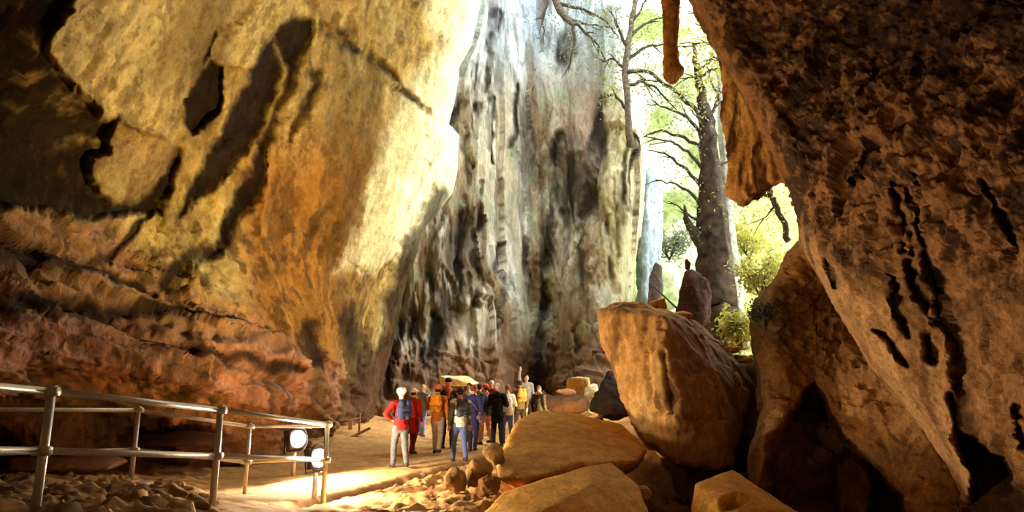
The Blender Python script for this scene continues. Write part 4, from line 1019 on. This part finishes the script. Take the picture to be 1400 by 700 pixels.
    if pack:
        pc = ch + Vector((0, -0.215, 0.04))
        bp_ = part('backpack', join(capsule(pc+Vector((-0.07, 0, -0.14)), pc+Vector((-0.06, 0, 0.15)), 0.085, 0.08, 12, 1.1), capsule(pc+Vector((0.07, 0, -0.14)), pc+Vector((0.06, 0, 0.15)), 0.085, 0.08, 12, 1.1), capsule(pc+Vector((-0.06, 0, 0.0)), pc+Vector((0.06, 0, 0.0)), 0.11, 0.11, 12, 1.0)), 0.016, cloth(pack), 0.01)
        pb = part('pocket', join(capsule(pc+Vector((-0.06, -0.09, -0.1)), pc+Vector((0.06, -0.09, -0.1)), 0.06, 0.06, 10, 0.7)), 0.014, cloth(tuple(int(c*0.8) for c in pack)), 0.004, 1, bp_)
        for sx in (-1, 1):
            put('shoulder_strap', tube([pc+Vector((sx*0.08, 0.07, 0.17)), nk+Vector((sx*0.105, -0.02, -0.03)), nk+Vector((sx*0.12, 0.12, -0.14)), ch+Vector((sx*0.13, 0.135, -0.04)), ch+Vector((sx*0.155, -0.03, -0.14)), pc+Vector((sx*0.1, 0.06, -0.16))], 0.02, 8), cloth(tuple(int(c*0.7) for c in pack)), root)
    if shoulder_bag:
        sb = part('shoulder_bag', join(capsule(pel+Vector((0.2, 0.02, 0.06)), pel+Vector((0.22, 0.02, -0.1)), 0.08, 0.09, 12, 0.9), capsule(pel+Vector((0.2, -0.08, -0.02)), pel+Vector((0.2, 0.1, -0.02)), 0.08, 0.08)), 0.016, cloth(shoulder_bag), 0.006)
        put('strap', tube([pel+Vector((0.21, 0.02, 0.1)), ch+Vector((0.06, 0.14, 0.06)), nk+Vector((-0.10, 0.03, -0.03)), ch+Vector((0.0, -0.15, 0.05)), pel+Vector((0.21, -0.04, 0.1))], 0.014, 6), cloth(shoulder_bag), root)
    return root
PI = math.pi
# face: 0 looks away from the viewer, PI looks at the viewer
person('person in red jacket, grey trousers and pale helmet with a navy backpack, nearest the railings', 546, 640, 14.2, 0.5, (146, 34, 24), (92, 90, 88), 1.74, head='helmet', hat=(230, 214, 180), pack=(40, 44, 66), stride=0.10, arms=('hip', 'bent'))
person('person in a long red coat half hidden behind the backpacker in red', 563, 622, 16.0, -0.5, (150, 32, 24), (96, 30, 26), 1.62, head='cap', hat=(226, 206, 160), stride=0.10, coat=True)
person('person in grey vest, pale sleeves and light blue jeans facing the viewer alone', 577, 598, 21.4, PI-0.4, (120, 124, 110), (136, 146, 196), 1.70, hair=(196, 160, 110), head='long', vest=(214, 204, 160), stride=0.06)
person('person with orange backpack and cream trousers', 597, 621, 16.3, -0.15, (186, 104, 34), (176, 156, 126), 1.72, head='cap', hat=(226, 96, 60), pack=(216, 134, 36), stride=0.12, arms=('bent', 'down'))
person('tall person with dark hat and orange scarf facing the viewer between two backpackers', 611, 618, 17.4, PI+0.3, (74, 62, 54), (60, 52, 60), 1.86, head='cap', hat=(38, 32, 30), collar=(236, 112, 44), stride=0.05, arms=('bent', 'bent'))
person('person in white vest and blue jeans, dark grey backpack, in front of the group', 628, 631, 15.2, 0.35, (220, 206, 176), (84, 98, 136), 1.72, hair=(56, 44, 44), pack=(62, 66, 70), stride=0.13, vest=(96, 104, 104), arms=('down', 'down'))
person('person in long indigo coat just right of the white vest', 646, 619, 16.7, -0.2, (52, 50, 88), (44, 42, 60), 1.70, hair=(120, 60, 46), coat=True, stride=0.08, shoulder_bag=(120, 96, 110))
person('person with black hair and white scarf at the back of the group', 641, 604, 19.6, PI-0.5, (176, 120, 56), (70, 60, 50), 1.74, hair=(26, 24, 28), collar=(224, 220, 210), stride=0.05)
person('person in bright orange hood and pink trousers', 664, 607, 18.6, 0.9, (60, 60, 78), (206, 150, 124), 1.72, head='cap', hat=(228, 100, 44), collar=(232, 120, 60), stride=0.08)
person('person with pale hair in a black jacket seen from behind', 680, 612, 17.4, 0.1, (34, 40, 46), (36, 36, 46), 1.72, hair=(206, 180, 168), stride=0.08, arms=('bent', 'bent'))
person('person in cream jacket close behind the black jacket', 694, 606, 18.6, 0.5, (214, 200, 180), (90, 86, 110), 1.66, hair=(140, 96, 70), stride=0.06, arms=('down', 'bent'))
person('person with an ochre backpack at the edge of the flat slab', 711, 602, 20.0, 0.3, (110, 92, 50), (60, 50, 44), 1.66, hair=(50, 40, 34), pack=(216, 150, 78), stride=0.06)
person('person in white with one arm raised high behind the slab', 720, 590, 21.5, PI+0.2, (150, 148, 150), (60, 56, 60), 1.66, hair=(36, 32, 34), stride=0.04, arms=('down', 'up'))
person('person in dark coat and cream scarf at the right end of the group', 737, 604, 18.6, -0.6, (70, 58, 40), (56, 48, 40), 1.52, hair=(110, 80, 56), collar=(232, 210, 150), coat=True, stride=0.05)
person('person with dark cap and brown jacket in the dense middle of the group', 655, 603, 20.2, -0.3, (120, 84, 60), (56, 52, 56), 1.70, head='cap', hat=(44, 44, 60), stride=0.05)
person('person with greying hair and maroon jacket deep in the group', 672, 600, 21.0, PI-0.2, (130, 48, 44), (60, 54, 56), 1.72, hair=(206, 190, 180), stride=0.04)

# ------------------------------------------------------------------ loose stones on the near ground
def stone_mesh(seed):
    bm = bmesh.new(); bmesh.ops.create_icosphere(bm, subdivisions=2, radius=1.0)
    P = np.array([v.co[:] for v in bm.verts]); r = 1 + 0.35*fbm(P, 1.1, 3, seed) + 0.2*facet(P, 1.3, seed)
    for v, q in zip(bm.verts, r): v.co *= q
    me = bpy.data.meshes.new('stone'); bm.to_mesh(me); bm.free()
    c = std_rock_col((150, 112, 68), (186, 146, 94), (70, 52, 34), 900+seed, 0.6, 1.0)(P, P); paint(me, c)
    return me
SM = [stone_mesh(k) for k in range(5)]
rng = random.Random(3)
def scatter(n, poly, y0, y1, rmin, rmax, label, group):
    k = 0
    while k < n:
        x_, y_ = rng.uniform(min(p[0] for p in poly), max(p[0] for p in poly)), rng.uniform(min(p[1] for p in poly), max(p[1] for p in poly))
        if sdf(np.array([x_]), np.array([y_]), poly)[0] > 0: continue
        Y_ = rng.uniform(y0, y1)                       # distance at which the ray meets the ground
        lo_, hi_ = 3.0, 24.0
        for _ in range(24):
            mid = (lo_+hi_)/2; P_ = V(x_, y_, mid)
            if P_.z > gz(P_.x, P_.y): lo_ = mid
            else: hi_ = mid
        P_ = V(x_, y_, lo_); r_ = rng.uniform(rmin, rmax)
        o = link('stone', SM[rng.randrange(5)], M_BLOCK); o.location = P_ + Vector((0, 0, r_*0.15+0.03))
        o.scale = (r_*rng.uniform(0.9, 1.6), r_, r_*rng.uniform(0.45, 0.8)); o.rotation_euler = (rng.uniform(-.3, .3), rng.uniform(-.3, .3), rng.uniform(0, 6.28))
        tag(o, label, 'stone', group); k += 1
scatter(34, [(0,674),(120,680),(285,690),(282,700),(60,700),(0,700)], 0, 0, 0.03, 0.085, 'small loose stone among the dark rubble at the bottom left corner', 'rubble at the bottom left')
scatter(14, [(560,660),(620,640),(640,655),(640,690),(570,695)], 0, 0, 0.03, 0.07, 'small loose stone on the sand between the path and the domed slab', 'stones beside the path')
scatter(8, [(880,690),(945,672),(940,698)], 0, 0, 0.04, 0.08, 'small stone in the gap between the two bottom slabs', 'stones in the gap')
